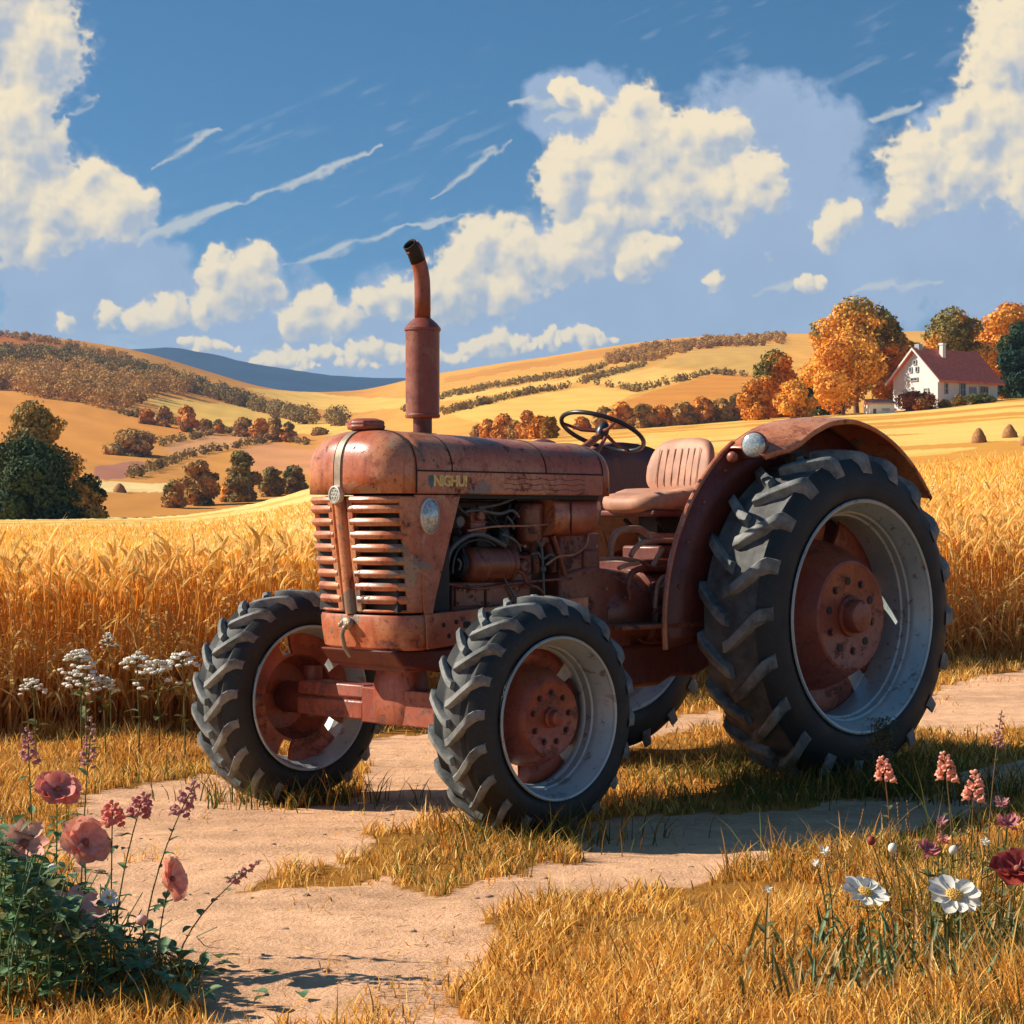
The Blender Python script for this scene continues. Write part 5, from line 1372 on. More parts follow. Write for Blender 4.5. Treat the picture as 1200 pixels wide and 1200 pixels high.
def tree(name, label, cat, x, y, H, W, cols, seed, n=3500, size=None, base=0.2, group=None, trunk=True, z=None, squat=0.8, lumps=0.35, nb=9, blobs=None):
    rg = np.random.default_rng(seed)
    z = float(groundz(x, y)) - 0.1 if z is None else z
    root = empty(name, (x, y, z), rg.uniform(0, 6.28))
    tag(root, label, cat, group)
    bl = blobs or crown_blobs(H, W, rg, base, nb, squat); n = int(n * 1.8); size = (size or W * 0.055) * 0.76
    V, F, C = cards(bl, n, size, rg, cols, lumps, 3.2 / max(W, 1))
    o = np_mesh('crown' if trunk else 'foliage', V, F, M['leaf'], False, col=C); o.parent = root
    mb = MB(); r0 = max(0.05, H * 0.022)
    top = H * 0.62
    mb.tube([(0, 0, -0.2), (r0 * 0.3, 0, H * 0.12), (-r0 * 0.4, r0 * 0.3, H * 0.32), (r0 * 0.2, 0, top)], [r0 * 1.35, r0, r0 * 0.75, r0 * 0.25], 9)
    for k in range(6):
        b = bl[k % len(bl)]; s0 = H * (0.14 + 0.06 * k)
        p1 = Vector((b[0], b[1], b[2])); p0 = Vector((0, 0, s0)); m_ = p0.lerp(p1, 0.5) + Vector((0, 0, -0.04 * H))
        mb.tube([p0, m_, p1], [r0 * 0.5, r0 * 0.32, r0 * 0.12], 6)
    mb.build('trunk' if trunk else 'stem', M['bark'], root, ang=60, fix=False)
    return root
def at_px(u, d): return ((u - 600) / FOC * d, d)
def ptree(name, label, cat, u, d, v0, v1, wpx, cols, seed, **kw):
    """tree whose base shows at row v0 and top at row v1, wpx wide, standing d metres off"""
    x, y = at_px(u, d); z = float(groundz(x, y)) - 0.15
    H = (CH + (VH - v1) * d / FOC) - z; W = wpx * d / FOC
    return tree(name, label, cat, x, y, H, W, cols, seed, z=z, **kw)
ptree('autumn_tree', 'tall round orange and olive tree standing highest in the grove left of the farmhouse', 'tree', 1004, 171, 487, 349, 112, (OR1, OL1), 1, n=9000, base=0.35, size=0.42)
ptree('autumn_tree', 'bright orange tree with bare forked limbs showing in the middle of the grove', 'tree', 988, 160, 487, 392, 98, (OR1, OR2), 2, n=6500, base=0.30, size=0.36)
ptree('autumn_tree', 'brown orange upright tree at the left end of the grove', 'tree', 908, 164, 492, 410, 58, (OR2, OL1), 3, n=5500, base=0.12, size=0.34)
ptree('shrub_tree', 'low orange brown tree at the foot of the left end of the grove', 'tree', 884, 158, 492, 444, 40, (OR2, BR1), 4, n=3000, base=0.1, size=0.30)
ptree('shrub_tree', 'small bright orange tree in front of the grove', 'tree', 932, 157, 490, 446, 50, (OR1, OR2), 5, n=3500, base=0.1, size=0.30)
ptree('autumn_tree', 'orange tree between the grove and the farmhouse gable', 'tree', 1043, 170, 480, 400, 40, (OR1, OR2), 6, n=3500, base=0.12, size=0.34)
ptree('autumn_tree', 'dark green tree tucked under the tall orange tree', 'tree', 962, 168, 488, 425, 60, (DG2, OL2), 7, n=3500, base=0.1, size=0.34)
ptree('autumn_tree', 'large orange tree rising behind the red farmhouse roof', 'tree', 1118, 186, 470, 361, 96, (OR1, OL1), 8, n=8000, base=0.2, size=0.42)
ptree('autumn_tree', 'orange topped tree behind the right end of the farmhouse', 'tree', 1180, 190, 470, 354, 92, (OR1, OR2), 9, n=8000, base=0.2, size=0.42)
ptree('evergreen_tree', 'dark green tree at the right gable end of the farmhouse', 'tree', 1193, 173, 472, 376, 62, (DG1, DG2), 10, n=6000, base=0.06, size=0.34)
ptree('autumn_tree', 'orange tree at the right edge beyond the dark green tree', 'tree', 1245, 186, 470, 360, 90, (OR1, OL1), 11, n=5000, base=0.2, size=0.42)
ptree('autumn_tree', 'olive tree filling the gap behind the grove and farmhouse', 'tree', 1058, 184, 480, 392, 70, (OL1, OR2), 12, n=4000, base=0.1, size=0.40)
ptree('round_bush', 'dome shaped red brown bush in front of the farmhouse gable', 'bush', 1073, 158, 487, 458, 48, (RB1, BR1), 13, n=3500, base=0.1, trunk=False, size=0.22, lumps=0.12, squat=0.9)
ptree('garden_shrub', 'small yellow shrub at the near corner of the farmhouse', 'shrub', 1108, 160, 484, 468, 17, (YE1, YE2), 14, n=900, base=0.1, trunk=False, size=0.18)
ptree('garden_shrub', 'olive shrub by the long wall of the farmhouse', 'shrub', 1124, 161, 482, 462, 18, (YE2, OL1), 15, n=900, base=0.1, trunk=False, size=0.18)
ptree('garden_hedge', 'low dark green hedge below the farmhouse door', 'hedge', 1148, 162, 480, 461, 42, (OL2, OL1), 16, n=1500, base=0.1, trunk=False, size=0.2, squat=0.6)
# left side
ptree('autumn_tree', 'broad dark green tree at the left edge beyond the wheat', 'tree', 32, 96, 606, 512, 112, (DG2, DG1), 21, n=9000, base=0.16, size=0.26)
ptree('autumn_tree', 'tall brown tree rising behind the broad dark green tree', 'tree', 40, 103, 606, 470, 104, (BR1, BR2), 22, n=8000, base=0.2, size=0.26)
ptree('shrub_tree', 'low brown and green tree right of the dark green tree', 'tree', 103, 96, 606, 556, 52, (BR1, DG1), 23, n=4500, base=0.05, size=0.2)
ptree('shrub_tree', 'dark shrub at the foot of the dark green tree', 'shrub', 62, 95, 606, 568, 60, (DG1, DG2), 24, n=3500, base=0.05, size=0.2, trunk=False)
ptree('autumn_tree', 'tree cut by the left edge of the view', 'tree', -22, 100, 606, 505, 80, (BR2, DG1), 25, n=3500, base=0.1, size=0.26)
def ftree(label, u, v0, v1, wpx, cols, seed, name='autumn_tree', cat='tree', dmin=100, **kw):
    x, y, z = on_ground(u, v0, dmin); H = (v0 - v1) * y / FOC; W = wpx * y / FOC
    return tree(name, label, cat, x, y, max(H, 1.5), W, cols, seed, z=z - 0.2, **kw)
ftree('dark centred brown tree left of the grille in the valley', 232, 592, 537, 46, (BR1, DG1), 31, n=3000, base=0.05, size=0.55)
ftree('low brown bush at the left foot of the valley trees', 203, 595, 560, 28, (BR1, OL1), 32, n=1500, base=0.05, size=0.5, name='shrub_tree')
ftree('taller brown tree nearest the grille in the valley', 283, 588, 526, 44, (BR2, OL1), 33, n=3000, base=0.05, size=0.55)
ftree('small orange bush between the two valley trees', 268, 588, 556, 22, (OR1, OR2), 34, n=1200, base=0.05, size=0.45, name='shrub_tree')
ftree('low olive tree close to the left side of the grille', 318, 582, 545, 30, (BR2, OL1), 35, n=1800, base=0.05, size=0.5)
ftree('olive tree just left of the tractor nose', 344, 578, 543, 32, (BR2, OL2), 36, n=1800, base=0.05, size=0.5)
ftree('wide brown thicket on the orange hillside', 155, 534, 502, 62, (BR1, OL1), 37, n=2400, base=0.02, size=0.9, squat=0.5, name='thicket')
ORD = ['first', 'second', 'third', 'fourth', 'fifth', 'sixth', 'seventh', 'eighth', 'ninth', 'tenth']
row = 'brown trees in the hedgerow across the left hillside'
for i, (u, v0, v1, w) in enumerate([(172, 497, 478, 20), (192, 500, 475, 20), (219, 506, 474, 26), (240, 506, 490, 18), (256, 508, 491, 12), (285, 512, 488, 24), (305, 515, 489, 24), (322, 518, 487, 22), (338, 518, 494, 18), (374, 510, 500, 20)]):
    ftree(ORD[i] + ' rounded brown tree from the left in the hedgerow across the left hillside', u, v0, v1, w, (BR1, BR2) if i % 2 else (OR2, OL1), 40 + i, n=900, base=0.02, size=1.0, group=row)
row = 'brown trees in the row above the bonnet'
for i, (u, v1, w) in enumerate([(560, 497, 20), (572, 490, 24), (590, 484, 26), (604, 492, 20), (618, 480, 24), (632, 486, 22), (644, 495, 16)]):
    ftree(ORD[i] + ' rounded brown tree from the left in the row above the tractor bonnet', u, 514, v1, w, (OR2, BR1) if i % 3 else (BR1, BR2), 60 + i, n=900, base=0.02, size=0.9, group=row)
row = 'brown trees in the row behind the steering wheel'
for i, (u, v0, v1, w) in enumerate([(682, 503, 488, 18), (708, 502, 476, 26), (728, 502, 470, 32), (752, 501, 472, 30), (776, 499, 474, 28), (800, 498, 470, 30), (824, 496, 464, 28), (846, 494, 466, 28), (864, 492, 460, 24)]):
    ftree(ORD[i] + ' rounded brown tree from the left in the row behind the steering wheel', u, v0, v1, w, (BR1, BR2) if i % 2 else (OR2, BR2), 80 + i, n=1100, base=0.02, size=0.9, group=row)
def woods(name, polys, count, hm, cols, seed, ncard=70, size=2.0):
    """far woods and hedges that read as one mass"""
    rg = np.random.default_rng(seed); Vs = []; Cs = []; tot = 0
    ar = []
    for p in polys:
        p = np.array(p); ar.append(abs(np.sum(p[:, 0] * np.roll(p[:, 1], -1) - p[:, 1] * np.roll(p[:, 0], -1))) / 2)
    ar = np.array(ar)
    for p, a_ in zip(polys, ar):
        P = np.array(p); k = max(4, int(count * a_ / ar.sum())); got = 0; tries = 0
        while got < k and tries < k * 40:
            tries += 1; u = rg.uniform(P[:, 0].min(), P[:, 0].max()); v = rg.uniform(P[:, 1].min(), P[:, 1].max())
            if not inpoly(np.array([u]), np.array([v]), p)[0]: continue
            x, y, z = on_ground(u, v, 120, 900, 300); h = hm * rg.uniform(0.75, 1.25)
            V, F, C = cards([(0, 0, h * 0.5, h * 0.5, h * 0.5, h * 0.55), (h * 0.2, 0, h * 0.4, h * 0.4, h * 0.4, h * 0.4)], ncard, size, rg, cols, 0.3, 0.2, 0.6, 0.08)
            pk = rg.uniform(0.8, 1.15)
            Vs.append(V + [x, y, z]); Cs.append(C * pk); got += 1
    V = np.concatenate(Vs); F = np.arange(len(V)).reshape(-1, 4)
    o = np_mesh(name, V, F, M['leaf'], False, col=np.concatenate(Cs)); tag(o, kind='stuff')
woods('far_woods', [z3([(-500, 168), (0, 170), (150, 176), (300, 186), (450, 218), (650, 272), (850, 335), (1080, 405), (1200, 425), (1200, 405), (1060, 415), (850, 355), (660, 300), (420, 250), (200, 205), (0, 200), (-500, 195)])], 300, 3.8, (BR2, OL1), 201, 190, 0.65)
woods('hillside_woods', [z3([(-500, 240), (0, 238), (230, 220), (420, 270), (600, 270), (700, 300), (520, 330), (430, 372), (200, 328), (0, 300), (-500, 290)])], 230, 4.6, (BR1, OL1), 202, 220, 0.65)
woods('ridge_woods', [z24([(740, 150), (850, 118), (1000, 97), (1250, 84), (1250, 105), (1000, 120), (900, 150), (760, 165)])], 230, 2.2, (BR1, BR2), 203, 130, 0.5)
woods('hedgerows', [z24([(170, 290), (300, 245), (500, 208), (690, 180), (740, 160), (745, 168), (690, 190), (500, 218), (300, 256), (180, 300)]), z24([(280, 300), (500, 246), (640, 225), (640, 230), (500, 253), (290, 306)]), z24([(660, 210), (860, 160), (860, 166), (680, 218)]), z24([(690, 215), (830, 236), (1040, 186), (1140, 196), (1140, 200), (1040, 190), (830, 241)]),
                    z3([(420, 372), (640, 414), (860, 448), (1080, 480), (1080, 488), (860, 456), (640, 422), (420, 380)]), z3([(560, 486), (740, 448), (740, 453), (560, 492)]), z3([(450, 600), (700, 515), (930, 474), (930, 479), (700, 521), (460, 604)])], 950, 1.25, (BR2, BR1), 204, 20, 0.5)
woods('distant_ridge_trees', [z3([(-300, 95), (0, 96), (200, 120), (420, 175), (640, 250), (640, 262), (420, 190), (200, 135), (0, 110), (-300, 110)])], 160, 2.0, (BR1, BR2), 205, 80, 0.5)

# ------------------------------------------------------------------ farmhouse and shed
M['wall'] = m_simple('whitewashed_wall', (0.72, 0.72, 0.69), 0.85, var=0.06, scale=1.5)
M['roof'] = m_simple('red_roof_tiles', (0.72, 0.17, 0.10), 0.8, var=0.15, scale=3)
M['pinkroof'] = m_simple('faded_pink_roof', (0.58, 0.27, 0.19), 0.8)
M['glass'] = m_simple('dark_window_glass', (0.05, 0.07, 0.09), 0.2, var=0.3)
M['frame'] = m_simple('grey_window_frame', (0.34, 0.38, 0.40), 0.6)
M['door'] = m_simple('grey_blue_door', (0.22, 0.28, 0.34), 0.6)
M['brownwood'] = m_simple('brown_shutter', (0.14, 0.09, 0.06), 0.7)
def house():
    d = 164.0; x, y = at_px(1099, d); z = CH + (VH - 484) * d / FOC - 0.25
    # local frame: corner nearest the camera at the origin, +x along the long wall, +y along the gable wall
    root = empty('farmhouse', (x, y, z), R(38)); tag(root, 'white farmhouse with red pitched roof among the orange trees', 'house')
    W, L, wh, rh = 4.6, 7.2, 3.1, 5.35
    mb = MB(); mb.box((0, 0, -0.6), (L, W, wh)); o = mb.build('wall', M['wall'], root, smooth=False)
    for xx, nm in ((0.0, 'gable'), (L - 0.2, 'gable')):
        mb = MB(); mb.prism([(0, wh), (W, wh), (W / 2, rh - 0.1)], 'X', xx + 0.002, xx + 0.198); mb.build(nm, M['wall'], root, smooth=False)
    mb = MB()
    for s in (0, 1):
        y0 = -0.45 if s == 0 else W + 0.45; zed = wh - (rh - wh) / (W / 2) * 0.45
        a = [(y0, zed), (W / 2, rh), (W / 2, rh + 0.16), (y0, zed + 0.16)]
        mb.prism(a, 'X', -0.35, L + 0.35)
    rf = mb.build('roof', M['roof'], root, smooth=False)
    for s in (0, 1):   # pale barge boards
        y0 = -0.47 if s == 0 else W + 0.47; zed = wh - (rh - wh) / (W / 2) * 0.47
        mb = MB(); mb.prism([(y0, zed - 0.06), (W / 2, rh - 0.04), (W / 2, rh + 0.14), (y0, zed + 0.12)], 'X', -0.42, -0.355); mb.build('barge_board', M['wall'], rf, smooth=False)
    mb = MB(); mb.box((2.4, W / 2 - 0.75, rh - 0.9), (2.75, W / 2 - 0.4, rh + 0.55)); mb.box((2.35, W / 2 - 0.8, rh + 0.45), (2.8, W / 2 - 0.35, rh + 0.6)); mb.build('chimney', M['wall'], rf, smooth=False)
    mb = MB(); mb.box((0.2, W / 2 - 0.2, rh - 0.2), (0.65, W / 2 + 0.25, rh + 0.45)); mb.build('chimney', M['frame'], rf, smooth=False)
    def win(face, a0, a1, z0, z1, gm=None, nx=2, nz=2, nm='window', arch=False):
        f = MB(); g = MB(); t_ = 0.07
        def bx(mb, a, b, c, e, d0, d1):
            if face == 'long': mb.box((a, -d1, c), (b, -d0, e))
            else: mb.box((-d1, a, c), (-d0, b, e))
        bx(f, a0, a1, z0, z0 + t_, 0.0, 0.09); bx(f, a0, a1, z1 - t_, z1, 0.0, 0.09); bx(f, a0, a0 + t_, z0 + t_, z1 - t_, 0.0, 0.09); bx(f, a1 - t_, a1, z0 + t_, z1 - t_, 0.0, 0.09)
        for i in range(1, nx): m_ = a0 + (a1 - a0) * i / nx; bx(f, m_ - 0.025, m_ + 0.025, z0 + t_, z1 - t_, 0.0, 0.07)
        for i in range(1, nz): m_ = z0 + (z1 - z0) * i / nz; bx(f, a0 + t_, a1 - t_, m_ - 0.025, m_ + 0.025, 0.0, 0.06)
        o = f.build(nm, M['frame'], root, smooth=False); bx(g, a0 + 0.02, a1 - 0.02, z0 + 0.02, z1 - 0.02, 0.004, 0.03); g.build('pane', gm or M['glass'], o, smooth=False)
    win('long', 0.75, 1.15, 1.75, 2.65, nx=1); win('long', 2.55, 3.25, 1.65, 2.70); win('long', 5.0, 6.0, 1.55, 2.55, M['brownwood'], 3, 2)
    win('long', 3.75, 4.55, 0.35, 2.45, M['door'], 1, 3, 'door')
    win('gable', 2.15, 2.50, 4.15, 4.55, nx=1, nz=1); win('gable', 1.95, 2.25, 3.55, 4.0, nx=1, nz=1); win('gable', 2.6, 2.9, 3.55, 4.0, nx=1, nz=1); win('gable', 2.0, 2.75, 2.85, 3.15, nx=2, nz=1)
    win('gable', 2.2, 3.6, 1.45, 2.15, M['frame'], 4, 2); win('gable', 0.9, 1.4, 1.35, 2.25, M['frame'], 1, 2)
    # shed
    d = 157.0; x, y = at_px(1019, d); z = float(groundz(x, y)) - 0.2
    root = empty('shed', (x, y, z + 0.15), R(6)); tag(root, 'tiny white shed with pinkish roof left of the farmhouse', 'shed')
    mb = MB(); mb.box((0, 0, -0.3), (1.9, 1.6, 0.80)); mb.build('wall', M['wall'], root, smooth=False)
    mb = MB(); mb.prism([(-0.12, 0.805), (1.7, 1.22), (1.7, 1.29), (-0.12, 0.875)], 'X', -0.12, 2.1); mb.prism([(0.01, 0.801), (1.59, 0.801), (1.59, 1.16)], 'X', 0.01, 1.89); mb.build('roof', M['pinkroof'], root, smooth=False)
    mb = MB(); mb.box((0.28, -0.03, -0.2), (0.50, -0.003, 0.45)); mb.build('door', M['glass'], root, smooth=False)
    mb = MB(); mb.box((0.95, -0.03, 0.30), (1.55, -0.003, 0.50)); mb.build('window', M['frame'], root, smooth=False)
house()
M['hay'] = m_simple('hay', (0.36, 0.17, 0.06), 0.95, var=0.3, scale=12, bump=0.6, bd=0.02)
def haystack(u, v, wpx, hpx, label, seed):
    x, y, z = on_ground(u, v, 22, 240); rg = random.Random(seed); W = wpx * y / FOC; H = hpx * y / FOC
    root = None; mb = MB(); rows = []
    for (t_, r_) in ((0, 0.50), (0.15, 0.52), (0.4, 0.46), (0.65, 0.36), (0.85, 0.20), (0.97, 0.07)):
        rows.append([(math.cos(a) * W * r_ * (1 + 0.12 * math.sin(a * 5 + t_ * 9) + rg.uniform(-.05, .05)), math.sin(a) * W * r_, t_ * H * (1 + rg.uniform(-.03, .03))) for a in [2 * math.pi * k / 22 for k in range(22)]])
    mb.grid(rows, closed=True); mb.add(rows[-1], [tuple(range(22))])
    for k in range(120):
        a = rg.uniform(0, 6.28); t_ = rg.uniform(0, 0.9); r_ = W * 0.5 * (1 - t_) ** 0.6
        p = Vector((math.cos(a) * r_, math.sin(a) * r_, t_ * H)); mb.tube([p, p + Vector((math.cos(a) * 0.05 * W, math.sin(a) * 0.05 * W, rg.uniform(-0.1, 0.14) * H))], [0.008 * W + 0.004, 0.002], 3)
    o = mb.build('haystack', M['hay'], None, ang=30, fix=False); o.location = (x, y, z - 0.03); tag(o, label, 'haystack')
haystack(1147, 519, 17, 19, 'brown haystack with a trail of straw, nearest the rear wheel on the stubble', 1)
haystack(1183, 513, 17, 17, 'small haystack second from the right edge on the stubble slope', 2)
haystack(1201, 522, 14, 13, 'haystack cut by the right edge of the view', 3)
haystack(140, 577, 15, 11, 'dark round haystack on the pale strip beyond the dark green tree', 4)
# ------------------------------------------------------------------ wild flowers at the front
def m_petal(name, a, b, tr=0.3):
    t = NT(name); c = t.mix(t.ramp(t.noise(60, 3, 0.6), 0.35, 0.65), a, b); t.setp(Base_Color=c, Roughness=0.6)
    x = t.n('ShaderNodeBsdfTranslucent'); t.l(c, x.inputs['Color']); mx = t.n('ShaderNodeMixShader'); mx.inputs[0].default_value = tr
    t.l(t.b.outputs[0], mx.inputs[1]); t.l(x.outputs[0], mx.inputs[2]); t.l(mx.outputs[0], t.out.inputs['Surface']); return t.m
M['stem'] = m_simple('green_stem', (0.09, 0.11, 0.03), 0.6)
M['brownstem'] = m_simple('brown_stem', (0.22, 0.11, 0.04), 0.7)
M['leafg'] = m_petal('dark_green_leaf', (0.060, 0.150, 0.060), (0.16, 0.27, 0.11), 0.2)
M['leafo'] = m_petal('olive_leaf', (0.09, 0.11, 0.03), (0.16, 0.15, 0.04), 0.2)
PET = {'rose': m_petal('rose_red_petal', (0.78, 0.22, 0.16), (0.86, 0.36, 0.27)), 'salmon': m_petal('salmon_petal', (0.90, 0.36, 0.24), (0.94, 0.52, 0.38)),
       'pale': m_petal('pale_pink_petal', (0.82, 0.55, 0.48), (0.78, 0.36, 0.28)), 'white': m_petal('white_petal', (0.80, 0.76, 0.64), (0.86, 0.84, 0.76), 0.15),
       'magenta': m_petal('dusky_pink_petal', (0.56, 0.17, 0.18), (0.70, 0.30, 0.26)), 'deep': m_petal('deep_red_petal', (0.34, 0.04, 0.035), (0.46, 0.08, 0.06)),
       'mauve': m_petal('mauve_bud', (0.50, 0.20, 0.22), (0.66, 0.34, 0.30))}
M['yolk'] = m_simple('flower_centre', (0.72, 0.42, 0.08), 0.8, scale=300, bump=0.8, bd=0.004)
M['darkeye'] = m_simple('dark_flower_centre', (0.30, 0.09, 0.05), 0.8)
def petal(mb, L, w, a, cup, r0=0.0, tip=0.5, lift=0.0, m=0, wav=0.0, ph=0.0, nseg=6):
    """one petal leaving the centre at angle a, curling up by cup"""
    rows = []
    for i in range(nseg + 1):
        s = i / nseg; wd = w * (math.sin(math.pi * min(1, (s * 0.86 + 0.07))) ** tip) * (0.45 + 0.55 * min(1, s * 1.8))
        if i == nseg: wd = w * 0.18
        ang = cup * s; r = r0 + L * (math.sin(ang) / ang if ang > 1e-3 else 1) * s; z = lift + L * s * (1 - math.cos(ang)) / ang if ang > 1e-3 else lift
        row = []
        for j in range(5):
            q = j / 2 - 1; yy = q * wd / 2; zz = z + 0.22 * abs(q) ** 2 * wd * (0.6 + 0.6 * math.sin(cup)) + wav * math.sin(6 * s + 3 * q + ph) * L
            row.append((r * math.cos(a) - yy * math.sin(a), r * math.sin(a) + yy * math.cos(a), zz))
        rows.append(row)
    mb.grid(rows, m=m)
def bloom(kind, D, rg):
    """returns list of (part name, MB, materials) in local axes, z = facing"""
    mb = MB(); out = []; Rr = D / 2
    if kind == 'cup':
        for ring, (n, cup, L, w, sc) in enumerate(((6, 0.30, 1.0, 1.10, 0), (5, 0.75, 0.78, 0.85, 0.5))):
            for k in range(n): petal(mb, Rr * L * 1.1, Rr * w, 2 * math.pi * (k + sc) / n + rg.uniform(-.12, .12), cup + rg.uniform(-.15, .2), 0.001, 0.45, ring * 0.002, 0, 0.045, rg.uniform(0, 6))
        c = MB(); c.ball((0, 0, Rr * 0.12), (Rr * 0.15, Rr * 0.15, Rr * 0.12), 6); out.append(('centre', c, M['darkeye']))
    elif kind == 'star':
        for k in range(8): petal(mb, Rr * rg.uniform(0.95, 1.08), Rr * 0.55, 2 * math.pi * k / 8 + rg.uniform(-.1, .1), rg.uniform(0.25, 0.75), 0.002, 0.8, 0.001 * (k % 2), 0, 0.02, rg.uniform(0, 6))
        c = MB(); c.ball((0, 0, Rr * 0.08), (Rr * 0.17, Rr * 0.17, Rr * 0.12), 6); out.append(('centre', c, M['darkeye'] if rg.random() < 0.6 else M['yolk']))
    elif kind == 'daisy':
        for k in range(11): petal(mb, Rr * rg.uniform(0.78, 0.98), Rr * 0.60, 2 * math.pi * k / 11 + rg.uniform(-.10, .10), rg.uniform(0.0, 0.45), Rr * 0.12, 0.36, 0.0012 * (k % 2), 0, 0.015, rg.uniform(0, 6))
        c = MB(); c.ball((0, 0, Rr * 0.05), (Rr * 0.30, Rr * 0.30, Rr * 0.14), 9)
        for q in range(40):
            a = q * 2.4; r_ = Rr * 0.29 * math.sqrt(q / 40); c.ball((r_ * math.cos(a), r_ * math.sin(a), Rr * (0.05 + 0.14 * math.sqrt(max(0, 1 - (r_ / (Rr * 0.30)) ** 2)))), Rr * 0.03, 3)
        out.append(('centre', c, M['yolk']))
    elif kind == 'puff':
        for k in range(26):
            a = rg.uniform(0, 6.28); petal(mb, Rr * rg.uniform(0.6, 1.0), Rr * 0.32, a, rg.uniform(0.2, 1.5), 0.001, 0.5, 0.0005 * k, 0, 0.03, a)
    elif kind == 'ball':
        mb.ball((0, 0, 0), (Rr, Rr, Rr * 1.15), 7)
        for k in range(6): petal(mb, Rr * 1.2, Rr * 0.9, k * 1.047, 1.3, Rr * 0.1, 0.6, -Rr * 0.7)
    return [('petals', mb, None)] + out
def leaf_into(mb, base, dirv, L, w, rg, m=0):
    dirv = Vector(dirv).normalized(); side = dirv.cross(Vector((0, 0, 1))); side = side.normalized() if side.length > 1e-3 else Vector((1, 0, 0)); up = side.cross(dirv).normalized()
    rows = []; dr = rg.uniform(0.15, 0.5)
    for i in range(7):
        s = i / 6; wd = w * math.sin(math.pi * (0.04 + 0.95 * s)) ** 0.8 / 2; c = Vector(base) + dirv * L * s - Vector((0, 0, 1)) * L * dr * s * s
        rows.append([c - side * wd + up * wd * 0.35, c - side * wd * 0.5 + up * wd * 0.1, c, c + side * wd * 0.5 + up * wd * 0.1, c + side * wd + up * wd * 0.35])
    mb.grid(rows, m=m)
def flower(name, label, cat, u, v, d, kind, wpx, mat, face=(0, -0.8, 0.6), seed=0, stem=None, leaves=4, leafmat='leafg', bx=0.0, by=0.08, group=None, leafL=0.042, stemr=0.0016, bud_n=16, blen=None):
    rg = random.Random(seed); D = wpx * d / FOC * {'cup': 1.15, 'star': 1.2, 'umbel': 1.2}.get(kind, 1.0)
    hx, hy, hz = (u - 600) / FOC * d, d, CH + (VH - v) * d / FOC
    x0, y0 = hx + bx, hy + by; z0 = float(groundz(x0, y0)) - 0.01
    root = empty(name, (x0, y0, z0)); tag(root, label, cat, group)
    head = Vector((hx - x0, hy - y0, hz - z0)); f = Vector(face).normalized()
    P = []
    for i in range(9):
        s = i / 8; p = Vector((0, 0, 0)).lerp(head, s); p.z = head.z * (s ** 0.85); p.x = head.x * s ** 1.6; p.y = head.y * s ** 1.6; P.append(p)
    if kind not in ('spike', 'umbel'): P[-1] = head - f * D * 0.06
    mb = MB(); mb.tube(P, [stemr * (1.5 - 0.5 * i / 8) for i in range(9)], 7)
    mb.build('stem', M[stem or 'stem'], root, ang=70)
    for k in range(leaves * 2 + 1):
        s = rg.uniform(0.25, 0.88); i = min(7, int(s * 8)); b = P[i].lerp(P[i + 1], s * 8 - i); a = rg.uniform(0, 6.28)
        m_ = MB(); leaf_into(m_, b, (math.cos(a), math.sin(a) - 0.3, rg.uniform(0.2, 0.9)), leafL * rg.uniform(0.7, 1.2), leafL * 0.55, rg); m_.build('leaf', M[leafmat], root, ang=70)
    if kind == 'spike':
        bl = (blen or 60) * d / FOC; up = (P[-1] - P[-3]).normalized(); m_ = MB()
        for k in range(bud_n):
            s = k / bud_n; r_ = D * 0.5 * (1 - s * 0.7); a = k * 2.4; ctr = P[-1] - up * bl * (1 - s) * 0.95
            sd_ = (Vector((math.cos(a), math.sin(a), 0.35))).normalized(); c = ctr + sd_ * r_ * 0.75
            q = sd_.to_track_quat('Z', 'Y'); t2 = MB(); rr = D * rg.uniform(0.16, 0.26) * (1.1 - 0.5 * s)
            t2.ball((0, 0, rr * 0.5), (rr * 0.8, rr * 0.7, rr * 1.15), 5)
            if s < 0.75:
                for j in range(3): petal(t2, rr * 1.7, rr * 1.2, j * 2.1 + k, 0.9, 0, 0.6, rr * 0.6, nseg=3)
            m_.add([c + q @ Vector(p) for p in t2.V], t2.F, 0)
        m_.build('flower_spike', PET[mat], root, ang=70)
    elif kind == 'umbel':
        m_ = MB(); st = m_
        for k in range(22):
            a = k * 2.4; r_ = D * 0.5 * math.sqrt((k + 0.5) / 22) * rg.uniform(0.8, 1.2); c = head + Vector((r_ * math.cos(a), r_ * math.sin(a) * 0.8, -r_ * r_ / D * 1.9 + rg.uniform(-.016, .016)))
            st.tube([head - Vector((0, 0, D * 0.35)), c], 0.0009, 4, 1)
            for j in range(5):
                aa = j * 1.26 + k; cc = c + Vector((math.cos(aa) * D * 0.050, math.sin(aa) * D * 0.046, rg.uniform(-.002, .004))); m_.ball(cc, (D * 0.052, D * 0.052, D * 0.040), 4)
        m_.build('flower_head', [PET[mat], M['stem']], root, fix=False)
    else:
        q = f.to_track_quat('Z', 'Y')
        for nm, b, mt in bloom(kind, D, rg):
            b.V = [head + q @ Vector(p) for p in b.V]; b.build(nm, mt or PET[mat], root, ang=70)
        if kind in ('cup', 'star'):
            m_ = MB(); m_.lathe([(0.001, -0.010), (D * 0.09, -0.003), (D * 0.12, 0.002)], (0, 0, 0), 'Z', 10); m_.V = [head + q @ Vector(p) for p in m_.V]; m_.build('calyx', M['stem'], root)
    return root
